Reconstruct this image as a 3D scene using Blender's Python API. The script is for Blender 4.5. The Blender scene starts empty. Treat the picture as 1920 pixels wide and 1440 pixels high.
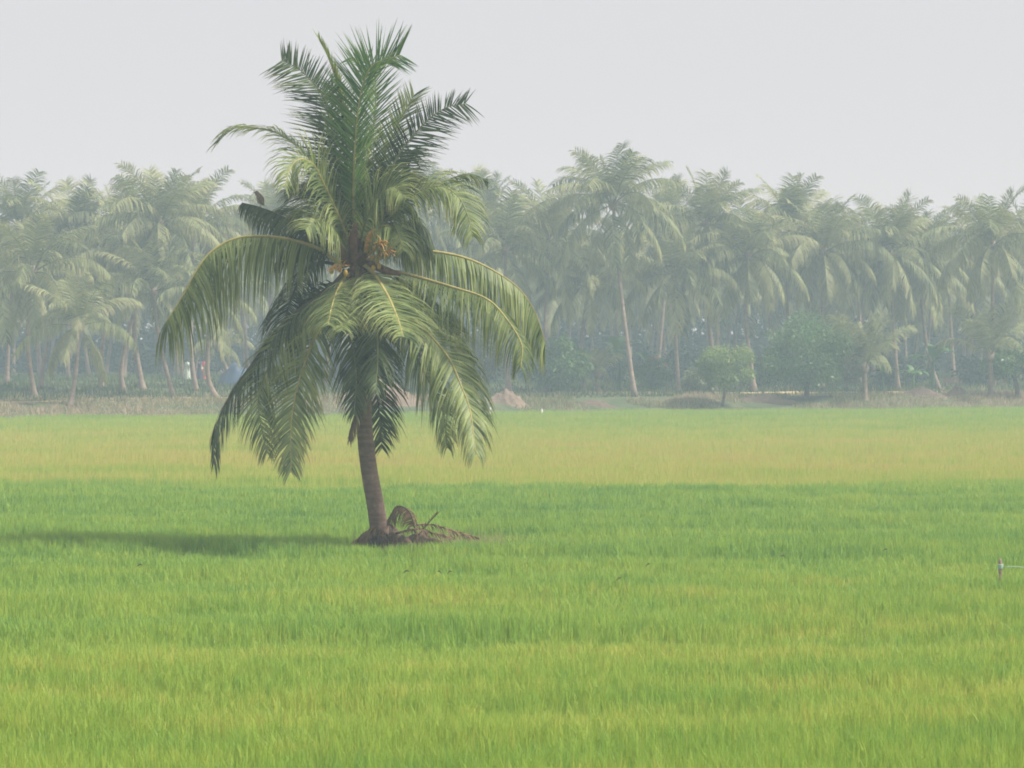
import bpy, bmesh, math, random
import numpy as np
from mathutils import Vector, Matrix, noise

R = math.radians
scene = bpy.context.scene
col = scene.collection

# ------------------------------------------------------------------ camera model
F, H, VH, UC = 5700.0, 3.75, 654.0, 960.0      # focal length in photo pixels, eye height above the crop tops, horizon row
Y0 = 60.0                                       # distance of the lone palm


def P(u, v, Y):
    """point at distance Y seen at photo position (u, v)"""
    return Vector(((u - UC) / F * Y, Y, H + (VH - v) / F * Y))


def smooth(a, b, x):
    t = min(1.0, max(0.0, (x - a) / (b - a)))
    return t * t * (3 - 2 * t)


def yedge(x):
    x = max(-60, min(70, x))
    return 186.5 + 0.47 * x + 1.2 * math.sin(x * 0.21) + 0.6 * math.sin(x * 0.7 + 1)


def gz(x, Y):
    """ground height"""
    d = Y - yedge(x)
    z = -0.42
    z += 0.95 * smooth(-1.5, 7.0, d)
    z += 0.30 * smooth(8, 30, d) + 0.45 * smooth(25, 70, d) + 0.5 * smooth(70, 200, d)
    if d > -1.5:
        k = smooth(-1.5, 3, d)
        z += k * 0.20 * noise.noise(Vector((x * 0.22, Y * 0.22, 3.1)))
        z += k * 0.10 * noise.noise(Vector((x * 0.8, Y * 0.8, 7.7)))
    return z


def yfor(u, v):
    """distance at which the ground is seen at (u, v)"""
    best = None
    Y = 168.0
    while Y < 420:
        x = (u - UC) / F * Y
        if Y > yedge(x) + 0.5:
            vv = VH + (H - gz(x, Y)) / Y * F
            if vv <= v:
                return Y
        Y += 0.5
    return 330.0


# ------------------------------------------------------------------ object helpers
def tag(o, label=None, cat=None, group=None, kind=None):
    if label: o['label'] = label
    if cat: o['category'] = cat
    if group: o['group'] = group
    if kind: o['kind'] = kind
    return o


def thing(name, loc, label, cat, group=None):
    o = bpy.data.objects.new(name, None)
    o.empty_display_size = 0.2
    col.objects.link(o)
    o.location = loc
    return tag(o, label, cat, group)


class MB:
    """collects shapes that become ONE mesh object"""
    def __init__(self):
        self.v, self.f, self.a, self.b = [], [], [], []

    def strip(self, pts, wvec, widths, var=0.5, tt=None):
        i0 = len(self.v)
        n = len(pts)
        for k in range(n):
            w = wvec[k] * (widths[k] * 0.5)
            self.v.append(pts[k] - w); self.v.append(pts[k] + w)
            self.a += [var, var]
            t = k / (n - 1) if tt is None else tt[k]
            self.b += [t, t]
        for k in range(n - 1):
            j = i0 + 2 * k
            self.f.append((j, j + 1, j + 3, j + 2))

    def tube(self, pts, radii, seg=8, flat=1.0, var=0.5, cap=True, ref=None):
        i0 = len(self.v)
        n = len(pts)
        for k in range(n):
            t = (pts[min(k + 1, n - 1)] - pts[max(k - 1, 0)])
            t = t.normalized() if t.length > 1e-9 else Vector((0, 0, 1))
            r = ref if ref is not None else (Vector((0, 1, 0)) if abs(t.y) < 0.9 else Vector((1, 0, 0)))
            s = t.cross(r).normalized()
            u = s.cross(t).normalized()
            for q in range(seg):
                an = 2 * math.pi * q / seg
                self.v.append(pts[k] + s * (math.cos(an) * radii[k]) + u * (math.sin(an) * radii[k] * flat))
                self.a.append(var); self.b.append(k / (n - 1))
        for k in range(n - 1):
            for q in range(seg):
                a = i0 + k * seg + q; b = i0 + k * seg + (q + 1) % seg
                self.f.append((a, b, b + seg, a + seg))
        if cap:
            self.f.append(tuple(i0 + q for q in range(seg))[::-1])
            self.f.append(tuple(i0 + (n - 1) * seg + q for q in range(seg)))

    def blob(self, c, rx, ry, rz, seg=10, rings=7, jit=0.0, rnd=random, var=0.5, axis=None):
        pts, rad = [], []
        i0 = len(self.v)
        for k in range(rings + 1):
            ph = math.pi * k / rings
            for q in range(seg):
                an = 2 * math.pi * q / seg
                p = Vector((rx * math.sin(ph) * math.cos(an), ry * math.sin(ph) * math.sin(an), rz * math.cos(ph)))
                if jit: p *= 1 + rnd.uniform(-jit, jit)
                if axis is not None: p = axis @ p
                self.v.append(c + p); self.a.append(var); self.b.append(k / rings)
        for k in range(rings):
            for q in range(seg):
                a = i0 + k * seg + q; b = i0 + k * seg + (q + 1) % seg
                self.f.append((a, a + seg, b + seg, b))

    def mesh(self, name, mat, smooth_shade=False):
        me = bpy.data.meshes.new(name)
        me.from_pydata([tuple(p) for p in self.v], [], self.f)
        at = me.attributes.new('var', 'FLOAT', 'POINT'); at.data.foreach_set('value', self.a)
        bt = me.attributes.new('along', 'FLOAT', 'POINT'); bt.data.foreach_set('value', self.b)
        if mat: me.materials.append(mat)
        if smooth_shade:
            me.polygons.foreach_set('use_smooth', [True] * len(me.polygons))
        me.update()
        return me

    def build(self, name, mat, parent=None, smooth_shade=False, origin=None):
        if origin is not None:
            self.v = [p - origin for p in self.v]
        me = self.mesh(name, mat, smooth_shade)
        o = bpy.data.objects.new(name, me)
        col.objects.link(o)
        if parent is not None: o.parent = parent
        if origin is not None: o.location = origin if parent is None else Vector((0, 0, 0))
        return o


def catmull(ctrl, n):
    c = [Vector(p) for p in ctrl]
    c = [c[0] * 2 - c[1]] + c + [c[-1] * 2 - c[-2]]
    dense = []
    for i in range(1, len(c) - 2):
        p0, p1, p2, p3 = c[i - 1], c[i], c[i + 1], c[i + 2]
        for k in range(24):
            t = k / 24
            dense.append(0.5 * ((2 * p1) + (p2 - p0) * t + (2 * p0 - 5 * p1 + 4 * p2 - p3) * t * t + (3 * p1 - p0 - 3 * p2 + p3) * t ** 3))
    dense.append(c[-2].copy())
    L = [0.0]
    for a, b in zip(dense, dense[1:]): L.append(L[-1] + (b - a).length)
    out, j = [], 0
    for k in range(n):
        s = L[-1] * k / (n - 1)
        while j < len(L) - 2 and L[j + 1] < s: j += 1
        d = L[j + 1] - L[j]
        out.append(dense[j].lerp(dense[j + 1], 0 if d < 1e-9 else min(1, (s - L[j]) / d)))
    return out, L[-1]


# ------------------------------------------------------------------ materials
def new_mat(name):
    m = bpy.data.materials.new(name); m.use_nodes = True
    nt = m.node_tree; nt.nodes.clear()
    return m, nt, nt.nodes, nt.links


def ramp(nt, fac, stops):
    n = nt.nodes.new('ShaderNodeValToRGB')
    e = n.color_ramp.elements
    while len(e) > 1: e.remove(e[-1])
    e[0].position = stops[0][0]; e[0].color = (*stops[0][1], 1)
    for p, c in stops[1:]:
        x = e.new(p); x.color = (*c, 1)
    nt.links.new(fac, n.inputs[0])
    return n.outputs[0]


def mixc(nt, fac, a, b, mode='MIX'):
    n = nt.nodes.new('ShaderNodeMix'); n.data_type = 'RGBA'; n.blend_type = mode
    for sock, val in ((n.inputs['Factor'], fac), (n.inputs[6], a), (n.inputs[7], b)):
        if hasattr(val, 'is_output'): nt.links.new(val, sock)
        elif isinstance(val, (int, float)): sock.default_value = val
        else: sock.default_value = (*val, 1)
    return n.outputs[2]


def mathn(nt, op, a, b=0.0, clamp=False):
    n = nt.nodes.new('ShaderNodeMath'); n.operation = op; n.use_clamp = clamp
    for i, val in enumerate((a, b)):
        if hasattr(val, 'is_output'): nt.links.new(val, n.inputs[i])
        else: n.inputs[i].default_value = val
    return n.outputs[0]


def noise_tex(nt, vec, scale, detail=3, rough=0.55):
    n = nt.nodes.new('ShaderNodeTexNoise'); n.inputs['Scale'].default_value = scale
    n.inputs['Detail'].default_value = detail; n.inputs['Roughness'].default_value = rough
    if vec is not None: nt.links.new(vec, n.inputs['Vector'])
    return n.outputs[0]


def mapping(nt, vec, scale=(1, 1, 1), loc=(0, 0, 0)):
    n = nt.nodes.new('ShaderNodeMapping')
    n.inputs['Scale'].default_value = scale; n.inputs['Location'].default_value = loc
    nt.links.new(vec, n.inputs['Vector'])
    return n.outputs[0]


def world_pos(nt):
    return nt.nodes.new('ShaderNodeNewGeometry').outputs['Position']


def attr(nt, name):
    n = nt.nodes.new('ShaderNodeAttribute'); n.attribute_name = name
    return n.outputs['Fac']


def finish_leaf(nt, color, rough=0.45, transl=0.3, spec=0.4, tcol=None):
    b = nt.nodes.new('ShaderNodeBsdfPrincipled')
    b.inputs['Roughness'].default_value = rough
    b.inputs['Specular IOR Level'].default_value = spec
    nt.links.new(color, b.inputs['Base Color'])
    t = nt.nodes.new('ShaderNodeBsdfTranslucent')
    nt.links.new(tcol if tcol is not None else color, t.inputs['Color'])
    mx = nt.nodes.new('ShaderNodeMixShader'); mx.inputs[0].default_value = transl
    nt.links.new(b.outputs[0], mx.inputs[1]); nt.links.new(t.outputs[0], mx.inputs[2])
    o = nt.nodes.new('ShaderNodeOutputMaterial')
    nt.links.new(mx.outputs[0], o.inputs[0])


def finish_solid(nt, color, rough=0.85, bump=None, strength=0.5, dist=0.02, spec=0.25):
    b = nt.nodes.new('ShaderNodeBsdfPrincipled')
    b.inputs['Roughness'].default_value = rough
    b.inputs['Specular IOR Level'].default_value = spec
    if hasattr(color, 'is_output'): nt.links.new(color, b.inputs['Base Color'])
    else: b.inputs['Base Color'].default_value = (*color, 1)
    if bump is not None:
        bn = nt.nodes.new('ShaderNodeBump'); bn.inputs['Strength'].default_value = strength
        bn.inputs['Distance'].default_value = dist
        nt.links.new(bump, bn.inputs['Height']); nt.links.new(bn.outputs[0], b.inputs['Normal'])
    o = nt.nodes.new('ShaderNodeOutputMaterial')
    nt.links.new(b.outputs[0], o.inputs[0])


def leaf_mat(name, c0, c1, tip=None, rough=0.42, transl=0.3, spec=0.45, objrand=0.0, nscale=1.3, obj2=None):
    """colour runs c0..c1 with the per-leaflet value, old tips turn to `tip`"""
    m, nt, nodes, links = new_mat(name)
    v = attr(nt, 'var')
    n = noise_tex(nt, world_pos(nt), nscale, 2)
    f = mathn(nt, 'ADD', mathn(nt, 'MULTIPLY', v, 0.65), mathn(nt, 'MULTIPLY', n, 0.4))
    c = ramp(nt, f, [(0.22, c0), (0.78, c1)])
    if objrand:
        oi = nodes.new('ShaderNodeObjectInfo')
        c = mixc(nt, mathn(nt, 'MULTIPLY', oi.outputs['Random'], objrand), c, obj2)
    if tip is not None:
        a = attr(nt, 'along')
        tf = mathn(nt, 'MULTIPLY', mathn(nt, 'POWER', a, 3.0), mathn(nt, 'ADD', mathn(nt, 'MULTIPLY', v, 1.1), -0.15, True), True)
        c = mixc(nt, tf, c, tip)
    finish_leaf(nt, c, rough, transl, spec)
    return m


M = {}
M['frond'] = leaf_mat('palm_leaflet', (0.085, 0.130, 0.042), (0.30, 0.355, 0.125), tip=(0.38, 0.34, 0.13), rough=0.5, spec=0.28)
M['frond_young'] = leaf_mat('young_palm_leaflet', (0.060, 0.140, 0.035), (0.16, 0.28, 0.065), tip=(0.30, 0.33, 0.09), transl=0.4, rough=0.5, spec=0.28)
M['frond_spear'] = leaf_mat('newest_palm_leaflet', (0.15, 0.20, 0.035), (0.25, 0.30, 0.06), transl=0.4)
M['frond_deep'] = leaf_mat('deep_green_palm_leaflet', (0.034, 0.062, 0.028), (0.105, 0.150, 0.055), tip=(0.22, 0.19, 0.08), transl=0.25, rough=0.5, spec=0.28)
M['frond_grove'] = leaf_mat('grove_palm_leaflet', (0.040, 0.068, 0.030), (0.290, 0.330, 0.135), tip=(0.52, 0.45, 0.20), objrand=0.55,
                            obj2=(0.36, 0.35, 0.16), nscale=0.25, rough=0.55, spec=0.25)
M['frond_dry'] = leaf_mat('dry_palm_leaflet', (0.10, 0.060, 0.035), (0.22, 0.14, 0.08), transl=0.12, rough=0.75, spec=0.15)
M['dry_leaf'] = leaf_mat('dry_fallen_leaf', (0.22, 0.15, 0.09), (0.34, 0.24, 0.14), transl=0.15, rough=0.8, spec=0.1)
M['leaf_bright'] = leaf_mat('bright_tree_leaf', (0.11, 0.19, 0.034), (0.25, 0.33, 0.085), transl=0.35, nscale=0.7)
M['leaf_mid'] = leaf_mat('green_tree_leaf', (0.060, 0.13, 0.038), (0.150, 0.26, 0.080), transl=0.3, nscale=0.7)
M['leaf_shade_tone'] = leaf_mat('shade_toned_leaf', (0.020, 0.038, 0.022), (0.050, 0.080, 0.042), transl=0.15, spec=0.15, rough=0.6, nscale=0.4)  # leaf colour lowered to stand in for shade under and behind the palms
M['leaf_pale'] = leaf_mat('pale_shrub_leaf', (0.08, 0.12, 0.05), (0.19, 0.22, 0.10), transl=0.3, nscale=0.6)
M['banana'] = leaf_mat('banana_leaf', (0.06, 0.15, 0.04), (0.12, 0.24, 0.07), transl=0.4, nscale=0.6)
M['banana_dry'] = leaf_mat('dry_banana_leaf', (0.30, 0.13, 0.05), (0.42, 0.20, 0.08), transl=0.2, rough=0.8)


def simple(name, c, rough=0.8, var=0.25, scale=8, spec=0.2, bump=0.0):
    m, nt, nodes, links = new_mat(name)
    n = noise_tex(nt, world_pos(nt), scale, 4)
    a = tuple(x * (1 - var) for x in c); b = tuple(min(1, x * (1 + var)) for x in c)
    finish_solid(nt, ramp(nt, n, [(0.3, a), (0.7, b)]), rough, n if bump else None, bump, 0.03, spec)
    return m


M['midrib'] = simple('yellow_midrib', (0.34, 0.30, 0.11), 0.6, 0.25, 6, 0.25)
M['midrib_green'] = simple('green_midrib', (0.16, 0.17, 0.06), 0.5, 0.25, 6, 0.4)
M['midrib_dark'] = simple('brown_midrib', (0.10, 0.085, 0.05), 0.6, 0.25, 6, 0.3)
M['spathe'] = simple('brown_spathe', (0.13, 0.075, 0.045), 0.7, 0.3, 14)
M['flower'] = simple('orange_flower', (0.42, 0.24, 0.075), 0.6, 0.3, 20)
M['nut'] = simple('yellow_nut', (0.40, 0.26, 0.04), 0.45, 0.25, 9, 0.4)
M['white'] = simple('white_paint', (0.75, 0.75, 0.72), 0.6, 0.1, 6)
M['stake'] = simple('weathered_stake', (0.36, 0.25, 0.20), 0.85, 0.35, 25)
M['cord'] = simple('pale_green_cord', (0.33, 0.46, 0.36), 0.6, 0.15, 12)
M['tarp'] = simple('blue_tarp', (0.045, 0.085, 0.17), 0.6, 0.25, 1.2, 0.4)
M['brick'] = None
M['skin'] = simple('skin', (0.17, 0.09, 0.06), 0.6, 0.1, 8)
M['hair'] = simple('black_hair', (0.012, 0.011, 0.011), 0.4, 0.2, 10)
M['cloth_white'] = simple('white_green_cloth', (0.48, 0.55, 0.46), 0.85, 0.25, 14)
M['cloth_dark'] = simple('navy_cloth', (0.035, 0.04, 0.075), 0.85, 0.2, 10)
M['cloth_red'] = simple('red_cloth', (0.60, 0.06, 0.08), 0.85, 0.2, 10)
M['bag'] = simple('cream_bag', (0.70, 0.50, 0.28), 0.8, 0.2, 14)
M['feather'] = simple('brown_feather', (0.22, 0.18, 0.155), 0.7, 0.35, 30)
M['feather_pale'] = simple('pale_feather', (0.30, 0.27, 0.24), 0.7, 0.2, 30)
M['beak'] = simple('grey_beak', (0.08, 0.07, 0.06), 0.5, 0.2, 30)


def bark_mat(name, c0, c1, ring=26.0, scale=9.0):
    m, nt, nodes, links = new_mat(name)
    p = world_pos(nt)
    n = noise_tex(nt, p, scale, 5, 0.65)
    n2 = noise_tex(nt, mapping(nt, p, (0.8, 0.8, 0.35)), 2.2, 3)
    wv = noise_tex(nt, mapping(nt, p, (1.6, 1.6, ring / 4)), 1.0, 4, 0.7)
    sc = noise_tex(nt, mapping(nt, p, (5, 5, 2.2), (3, 1, 9)), 1.0, 3, 0.6)
    f = mathn(nt, 'ADD', mathn(nt, 'MULTIPLY', n, 0.6), mathn(nt, 'MULTIPLY', n2, 0.5))
    c = ramp(nt, f, [(0.3, c0), (0.75, c1)])
    c = mixc(nt, ramp(nt, wv, [(0.42, (0, 0, 0)), (0.66, (0.38,) * 3)]), c, tuple(x * 0.5 for x in c0))
    c = mixc(nt, ramp(nt, sc, [(0.56, (0, 0, 0)), (0.72, (0.55,) * 3)]), c, tuple(min(1, x * 1.35) for x in c1))
    h = mathn(nt, 'ADD', mathn(nt, 'MULTIPLY', wv, 0.8), n)
    finish_solid(nt, c, 0.9, h, 0.7, 0.03, 0.15)
    return m


M['bark'] = bark_mat('palm_bark', (0.12, 0.080, 0.062), (0.27, 0.185, 0.145), 60)
M['bark_grove'] = bark_mat('grove_palm_bark', (0.16, 0.12, 0.10), (0.36, 0.28, 0.22), 16, 4)
M['bark_tree'] = bark_mat('tree_bark', (0.09, 0.07, 0.055), (0.19, 0.15, 0.12), 12, 6)


def rice_mat():
    m, nt, nodes, links = new_mat('rice_leaf')
    p = world_pos(nt)
    sep = nodes.new('ShaderNodeSeparateXYZ'); links.new(p, sep.inputs[0])
    y = sep.outputs['Y']
    big = noise_tex(nt, mapping(nt, p, (0.055, 0.20, 0.1)), 1.0, 3, 0.6)
    mid = noise_tex(nt, mapping(nt, p, (0.30, 0.62, 0.2), (9, 4, 0)), 1.0, 3, 0.6)
    v = attr(nt, 'var')
    # how far the crop has ripened: plot by plot
    yy = mathn(nt, 'ADD', y, mathn(nt, 'MULTIPLY', mathn(nt, 'SUBTRACT', big, 0.5), 14.0))
    rip = ramp(nt, mathn(nt, 'DIVIDE', yy, 200.0), [
        (0.120, (0.46,) * 3), (0.150, (0.42,) * 3), (0.175, (0.42,) * 3), (0.21, (0.40,) * 3), (0.26, (0.34,) * 3), (0.295, (0.28,) * 3),
        (0.310, (0.27,) * 3), (0.40, (0.25,) * 3), (0.418, (0.30,) * 3), (0.440, (0.58,) * 3), (0.50, (0.66,) * 3),
        (0.64, (0.64,) * 3), (0.72, (0.54,) * 3), (0.82, (0.44,) * 3), (0.95, (0.38,) * 3)])
    r1 = mathn(nt, 'ADD', rip, mathn(nt, 'MULTIPLY', mathn(nt, 'SUBTRACT', mid, 0.5), 0.75))
    r2 = mathn(nt, 'ADD', r1, mathn(nt, 'MULTIPLY', mathn(nt, 'SUBTRACT', big, 0.5), 0.6))
    r3 = mathn(nt, 'ADD', r2, mathn(nt, 'MULTIPLY', mathn(nt, 'SUBTRACT', v, 0.5), 0.42), True)
    c = ramp(nt, r3, [(0.0, (0.135, 0.305, 0.070)), (0.22, (0.260, 0.430, 0.075)), (0.45, (0.350, 0.490, 0.072)),
                      (0.68, (0.530, 0.535, 0.115)), (0.86, (0.570, 0.500, 0.145)), (1.0, (0.57, 0.41, 0.15))])
    finish_leaf(nt, c, 0.5, 0.38, 0.3)
    return m


M['rice'] = rice_mat()


def ground_mat():
    m, nt, nodes, links = new_mat('field_soil')
    p = world_pos(nt)
    n = noise_tex(nt, p, 0.35, 5, 0.65)
    c = ramp(nt, n, [(0.3, (0.055, 0.075, 0.025)), (0.55, (0.085, 0.105, 0.035)), (0.75, (0.13, 0.12, 0.05))])
    finish_solid(nt, c, 0.95, n, 0.5, 0.1)
    return m


def bank_mat():
    m, nt, nodes, links = new_mat('bank_soil')
    p = world_pos(nt)
    n = noise_tex(nt, p, 0.22, 6, 0.7)
    n2 = noise_tex(nt, mapping(nt, p, (1, 1, 1), (31, 7, 2)), 1.1, 4)
    f = mathn(nt, 'ADD', mathn(nt, 'MULTIPLY', n, 0.7), mathn(nt, 'MULTIPLY', n2, 0.35))
    c = ramp(nt, f, [(0.38, (0.045, 0.070, 0.028)), (0.52, (0.080, 0.100, 0.042)), (0.66, (0.14, 0.125, 0.075)), (0.8, (0.24, 0.175, 0.12))])
    finish_solid(nt, c, 0.95, n2, 0.6, 0.15)
    return m


def earth_mat(name, c0, c1):
    m, nt, nodes, links = new_mat(name)
    p = world_pos(nt)
    n = noise_tex(nt, p, 1.3, 6, 0.7)
    finish_solid(nt, ramp(nt, n, [(0.3, c0), (0.7, c1)]), 0.95, n, 0.9, 0.2, 0.1)
    return m


M['ground'] = ground_mat()
M['bank'] = bank_mat()
M['earth'] = earth_mat('red_earth', (0.15, 0.112, 0.083), (0.26, 0.195, 0.145))
M['earth_dark'] = earth_mat('dark_earth', (0.10, 0.075, 0.06), (0.18, 0.13, 0.10))
M['sand'] = earth_mat('pale_sand', (0.46, 0.33, 0.17), (0.62, 0.47, 0.27))
M['humus'] = earth_mat('leaf_litter', (0.055, 0.042, 0.030), (0.15, 0.11, 0.075))


def brick_mat():
    m, nt, nodes, links = new_mat('brick_wall')
    tc = nodes.new('ShaderNodeTexCoord')
    b = nodes.new('ShaderNodeTexBrick'); b.inputs['Scale'].default_value = 4.0
    b.inputs['Color1'].default_value = (0.30, 0.16, 0.12, 1); b.inputs['Color2'].default_value = (0.24, 0.14, 0.11, 1)
    b.inputs['Mortar'].default_value = (0.32, 0.28, 0.25, 1)
    mp = nodes.new('ShaderNodeMapping'); mp.inputs['Rotation'].default_value = (R(90), 0, 0)
    links.new(tc.outputs['Object'], mp.inputs[0]); links.new(mp.outputs[0], b.inputs['Vector'])
    finish_solid(nt, b.outputs['Color'], 0.9)
    return m


M['brick'] = brick_mat()

# ------------------------------------------------------------------ world, sun, haze, camera
SUN_EL, SUN_AZ = 52.0, 10.0            # azimuth: degrees from +X towards the camera
w = bpy.data.worlds.new("World"); scene.world = w; w.use_nodes = True
nt = w.node_tree; nt.nodes.clear()
sky = nt.nodes.new('ShaderNodeTexSky'); sky.sky_type = 'NISHITA'; sky.sun_disc = False
sky.sun_elevation = R(SUN_EL); sky.sun_rotation = R(90 + SUN_AZ)
sky.air_density = 1.6; sky.dust_density = 6.0; sky.ozone_density = 1.0; sky.altitude = 10
SKY_PALE = (7.25, 7.2, 7.65)
mx = mixc(nt, 0.82, sky.outputs[0], SKY_PALE)
bg = nt.nodes.new('ShaderNodeBackground'); bg.inputs['Strength'].default_value = 0.077
nt.links.new(mx, bg.inputs[0])
wo = nt.nodes.new('ShaderNodeOutputWorld'); nt.links.new(bg.outputs[0], wo.inputs[0])

ld = bpy.data.lights.new('sun', 'SUN'); ld.energy = 4.5; ld.angle = R(7); ld.color = (1.0, 0.96, 0.89)
lo = bpy.data.objects.new('sun', ld); col.objects.link(lo)
sd = Vector((math.cos(R(SUN_EL)) * math.cos(R(SUN_AZ)), -math.cos(R(SUN_EL)) * math.sin(R(SUN_AZ)), math.sin(R(SUN_EL))))
lo.rotation_euler = (-sd).to_track_quat('-Z', 'Y').to_euler()
lo.location = (40, 0, 60)

cd = bpy.data.cameras.new('camera'); co = bpy.data.objects.new('camera', cd); col.objects.link(co)
co.location = (0, 0, H); co.rotation_euler = (R(90), 0, 0)
cd.sensor_width = 36; cd.lens = 36 * F / 1920
cd.shift_y = -(720 - VH) / 1920
cd.clip_start = 0.5; cd.clip_end = 6000
cd.dof.use_dof = True; cd.dof.focus_distance = Y0; cd.dof.aperture_fstop = 7.0
scene.camera = co

m, nt, nodes, links = new_mat('haze_air')
pv = nodes.new('ShaderNodeVolumePrincipled')
pv.inputs['Color'].default_value = (0.66, 0.85, 1.0, 1)
pv.inputs['Absorption Color'].default_value = (1, 1, 1, 1)
pv.inputs['Density'].default_value = 0.0015
pv.inputs['Anisotropy'].default_value = 0.0
om = nodes.new('ShaderNodeOutputMaterial'); links.new(pv.outputs[0], om.inputs['Volume'])
try: m.cycles.homogeneous_volume = True
except Exception: pass
bm = bmesh.new()
bmesh.ops.create_cube(bm, size=1)
bmesh.ops.scale(bm, vec=(1300, 960, 21.5), verts=bm.verts)
bmesh.ops.translate(bm, vec=(0, 440, 8.75), verts=bm.verts)
me = bpy.data.meshes.new('haze'); bm.to_mesh(me); bm.free(); me.materials.append(m)
o = bpy.data.objects.new('haze', me); col.objects.link(o); tag(o, kind='stuff')

vs = scene.view_settings
vs.view_transform = 'Standard'; vs.look = 'None'; vs.exposure = 0.5; vs.gamma = 1.0
scene.render.engine = 'CYCLES'
cy = scene.cycles
cy.max_bounces = 6; cy.diffuse_bounces = 3; cy.glossy_bounces = 2; cy.transmission_bounces = 3
cy.transparent_max_bounces = 6; cy.volume_bounces = 1
cy.sample_clamp_indirect = 6.0
cy.use_denoising = True
cy.filter_width = 1.8

# ------------------------------------------------------------------ ground
def grid_obj(name, xs, ys, hf, mat, skirt=False):
    vs_, fs_ = [], []
    for y in ys:
        for x in xs: vs_.append((x, y, hf(x, y)))
    nx = len(xs)
    for j in range(len(ys) - 1):
        for i in range(nx - 1):
            a = j * nx + i
            fs_.append((a, a + 1, a + nx + 1, a + nx))
    me = bpy.data.meshes.new(name); me.from_pydata(vs_, [], fs_); me.materials.append(mat)
    me.polygons.foreach_set('use_smooth', [True] * len(me.polygons)); me.update()
    o = bpy.data.objects.new(name, me); col.objects.link(o)
    return o


xs = [-640, -400, -200, -120] + [x * 1.25 for x in range(-64, 65)] + [120, 200, 400, 640]
ys = [-30, 0, 40, 80, 120, 140] + [150 + 1.0 * k for k in range(0, 121)] + [280, 300, 340, 400, 500, 650, 900]
g = grid_obj('ground', xs, ys, gz, M['bank']); tag(g, kind='structure')

# paddy floor, a sheet just above the ground, under the crop
xs2 = [-500, -200, -100, -60] + [x * 2.0 for x in range(-27, 28)] + [60, 100, 200, 500]
vs_, fs_ = [], []
for x in xs2:
    for k in range(9):
        y = -25 + (yedge(x) - 1.6 + 25) * k / 8
        vs_.append((x, y, -0.40))
for i in range(len(xs2) - 1):
    for k in range(8):
        a = i * 9 + k
        fs_.append((a, a + 9, a + 10, a + 1))
me = bpy.data.meshes.new('paddy_soil'); me.from_pydata(vs_, [], fs_); me.materials.append(M['ground'])
o = bpy.data.objects.new('paddy_soil', me); col.objects.link(o); tag(o, kind='structure')

# sandy path along the bank
def path_strip():
    vs_, fs_ = [], []
    us = [-80 + 25 * k for k in range(0, 90)]
    pts = []
    for u in us:
        v = 757 - 10 * smooth(-80, 350, u) - 9 * smooth(350, 1200, u) - 3 * smooth(1200, 2000, u)
        Y = yfor(u, v); pts.append(((u - UC) / F * Y, Y))
    for i, (x, y) in enumerate(pts):
        hw = 0.55 + 0.25 * math.sin(i * 0.9) + 0.25 * noise.noise(Vector((i * 0.4, 0, 5)))
        for s in (-1, -0.33, 0.33, 1):
            yy = y + s * hw
            vs_.append((x, yy, gz(x, yy) + 0.035))
    for i in range(len(pts) - 1):
        for k in range(3):
            a = i * 4 + k
            fs_.append((a, a + 4, a + 5, a + 1))
    me = bpy.data.meshes.new('path'); me.from_pydata(vs_, [], fs_); me.materials.append(M['sand'])
    me.polygons.foreach_set('use_smooth', [True] * len(me.polygons)); me.update()
    o = bpy.data.objects.new('path', me); col.objects.link(o); tag(o, kind='structure')


path_strip()


# ------------------------------------------------------------------ blades (crop, bank grass)
def blade_object(name, X, Y, Zb, Zt, W, lean, var, mat, seed, kinked=False):
    rng = np.random.default_rng(seed)
    n = len(X)
    th = rng.uniform(0, 2 * np.pi, n)
    ph = rng.uniform(0, 2 * np.pi, n)
    wx, wy = np.cos(th) * W * 0.5, np.sin(th) * W * 0.5
    lx, ly = np.cos(ph) * lean, np.sin(ph) * lean
    if kinked:
        # base pair, mid pair, tip
        co_ = np.empty((n, 5, 3), np.float32)
        zm = Zb + (Zt - Zb) * 0.75
        co_[:, 0] = np.stack([X - wx * .7, Y - wy * .7, Zb], 1); co_[:, 1] = np.stack([X + wx * .7, Y + wy * .7, Zb], 1)
        co_[:, 2] = np.stack([X + lx * .4 - wx, Y + ly * .4 - wy, zm], 1); co_[:, 3] = np.stack([X + lx * .4 + wx, Y + ly * .4 + wy, zm], 1)
        co_[:, 4] = np.stack([X + lx * 1.25, Y + ly * 1.25, Zt], 1)
        nv, base = 5, np.arange(n) * 5
        tri = np.stack([base, base + 1, base + 3, base, base + 3, base + 2, base + 2, base + 3, base + 4], 1).reshape(-1)
        nt_ = 3 * n
    else:
        co_ = np.empty((n, 3, 3), np.float32)
        co_[:, 0] = np.stack([X - wx, Y - wy, Zb], 1); co_[:, 1] = np.stack([X + wx, Y + wy, Zb], 1)
        co_[:, 2] = np.stack([X + lx, Y + ly, Zt], 1)
        nv, base = 3, np.arange(n) * 3
        tri = np.stack([base, base + 1, base + 2], 1).reshape(-1)
        nt_ = n
    me = bpy.data.meshes.new(name)
    me.vertices.add(n * nv); me.vertices.foreach_set('co', co_.reshape(-1))
    me.loops.add(len(tri)); me.loops.foreach_set('vertex_index', tri.astype(np.int32))
    me.polygons.add(nt_); me.polygons.foreach_set('loop_start', np.arange(0, len(tri), 3, dtype=np.int32))
    at = me.attributes.new('var', 'FLOAT', 'POINT'); at.data.foreach_set('value', np.repeat(var, nv).astype(np.float32))
    me.materials.append(mat); me.update(calc_edges=True)
    o = bpy.data.objects.new(name, me); col.objects.link(o)
    tag(o, kind='stuff')
    return o


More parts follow.
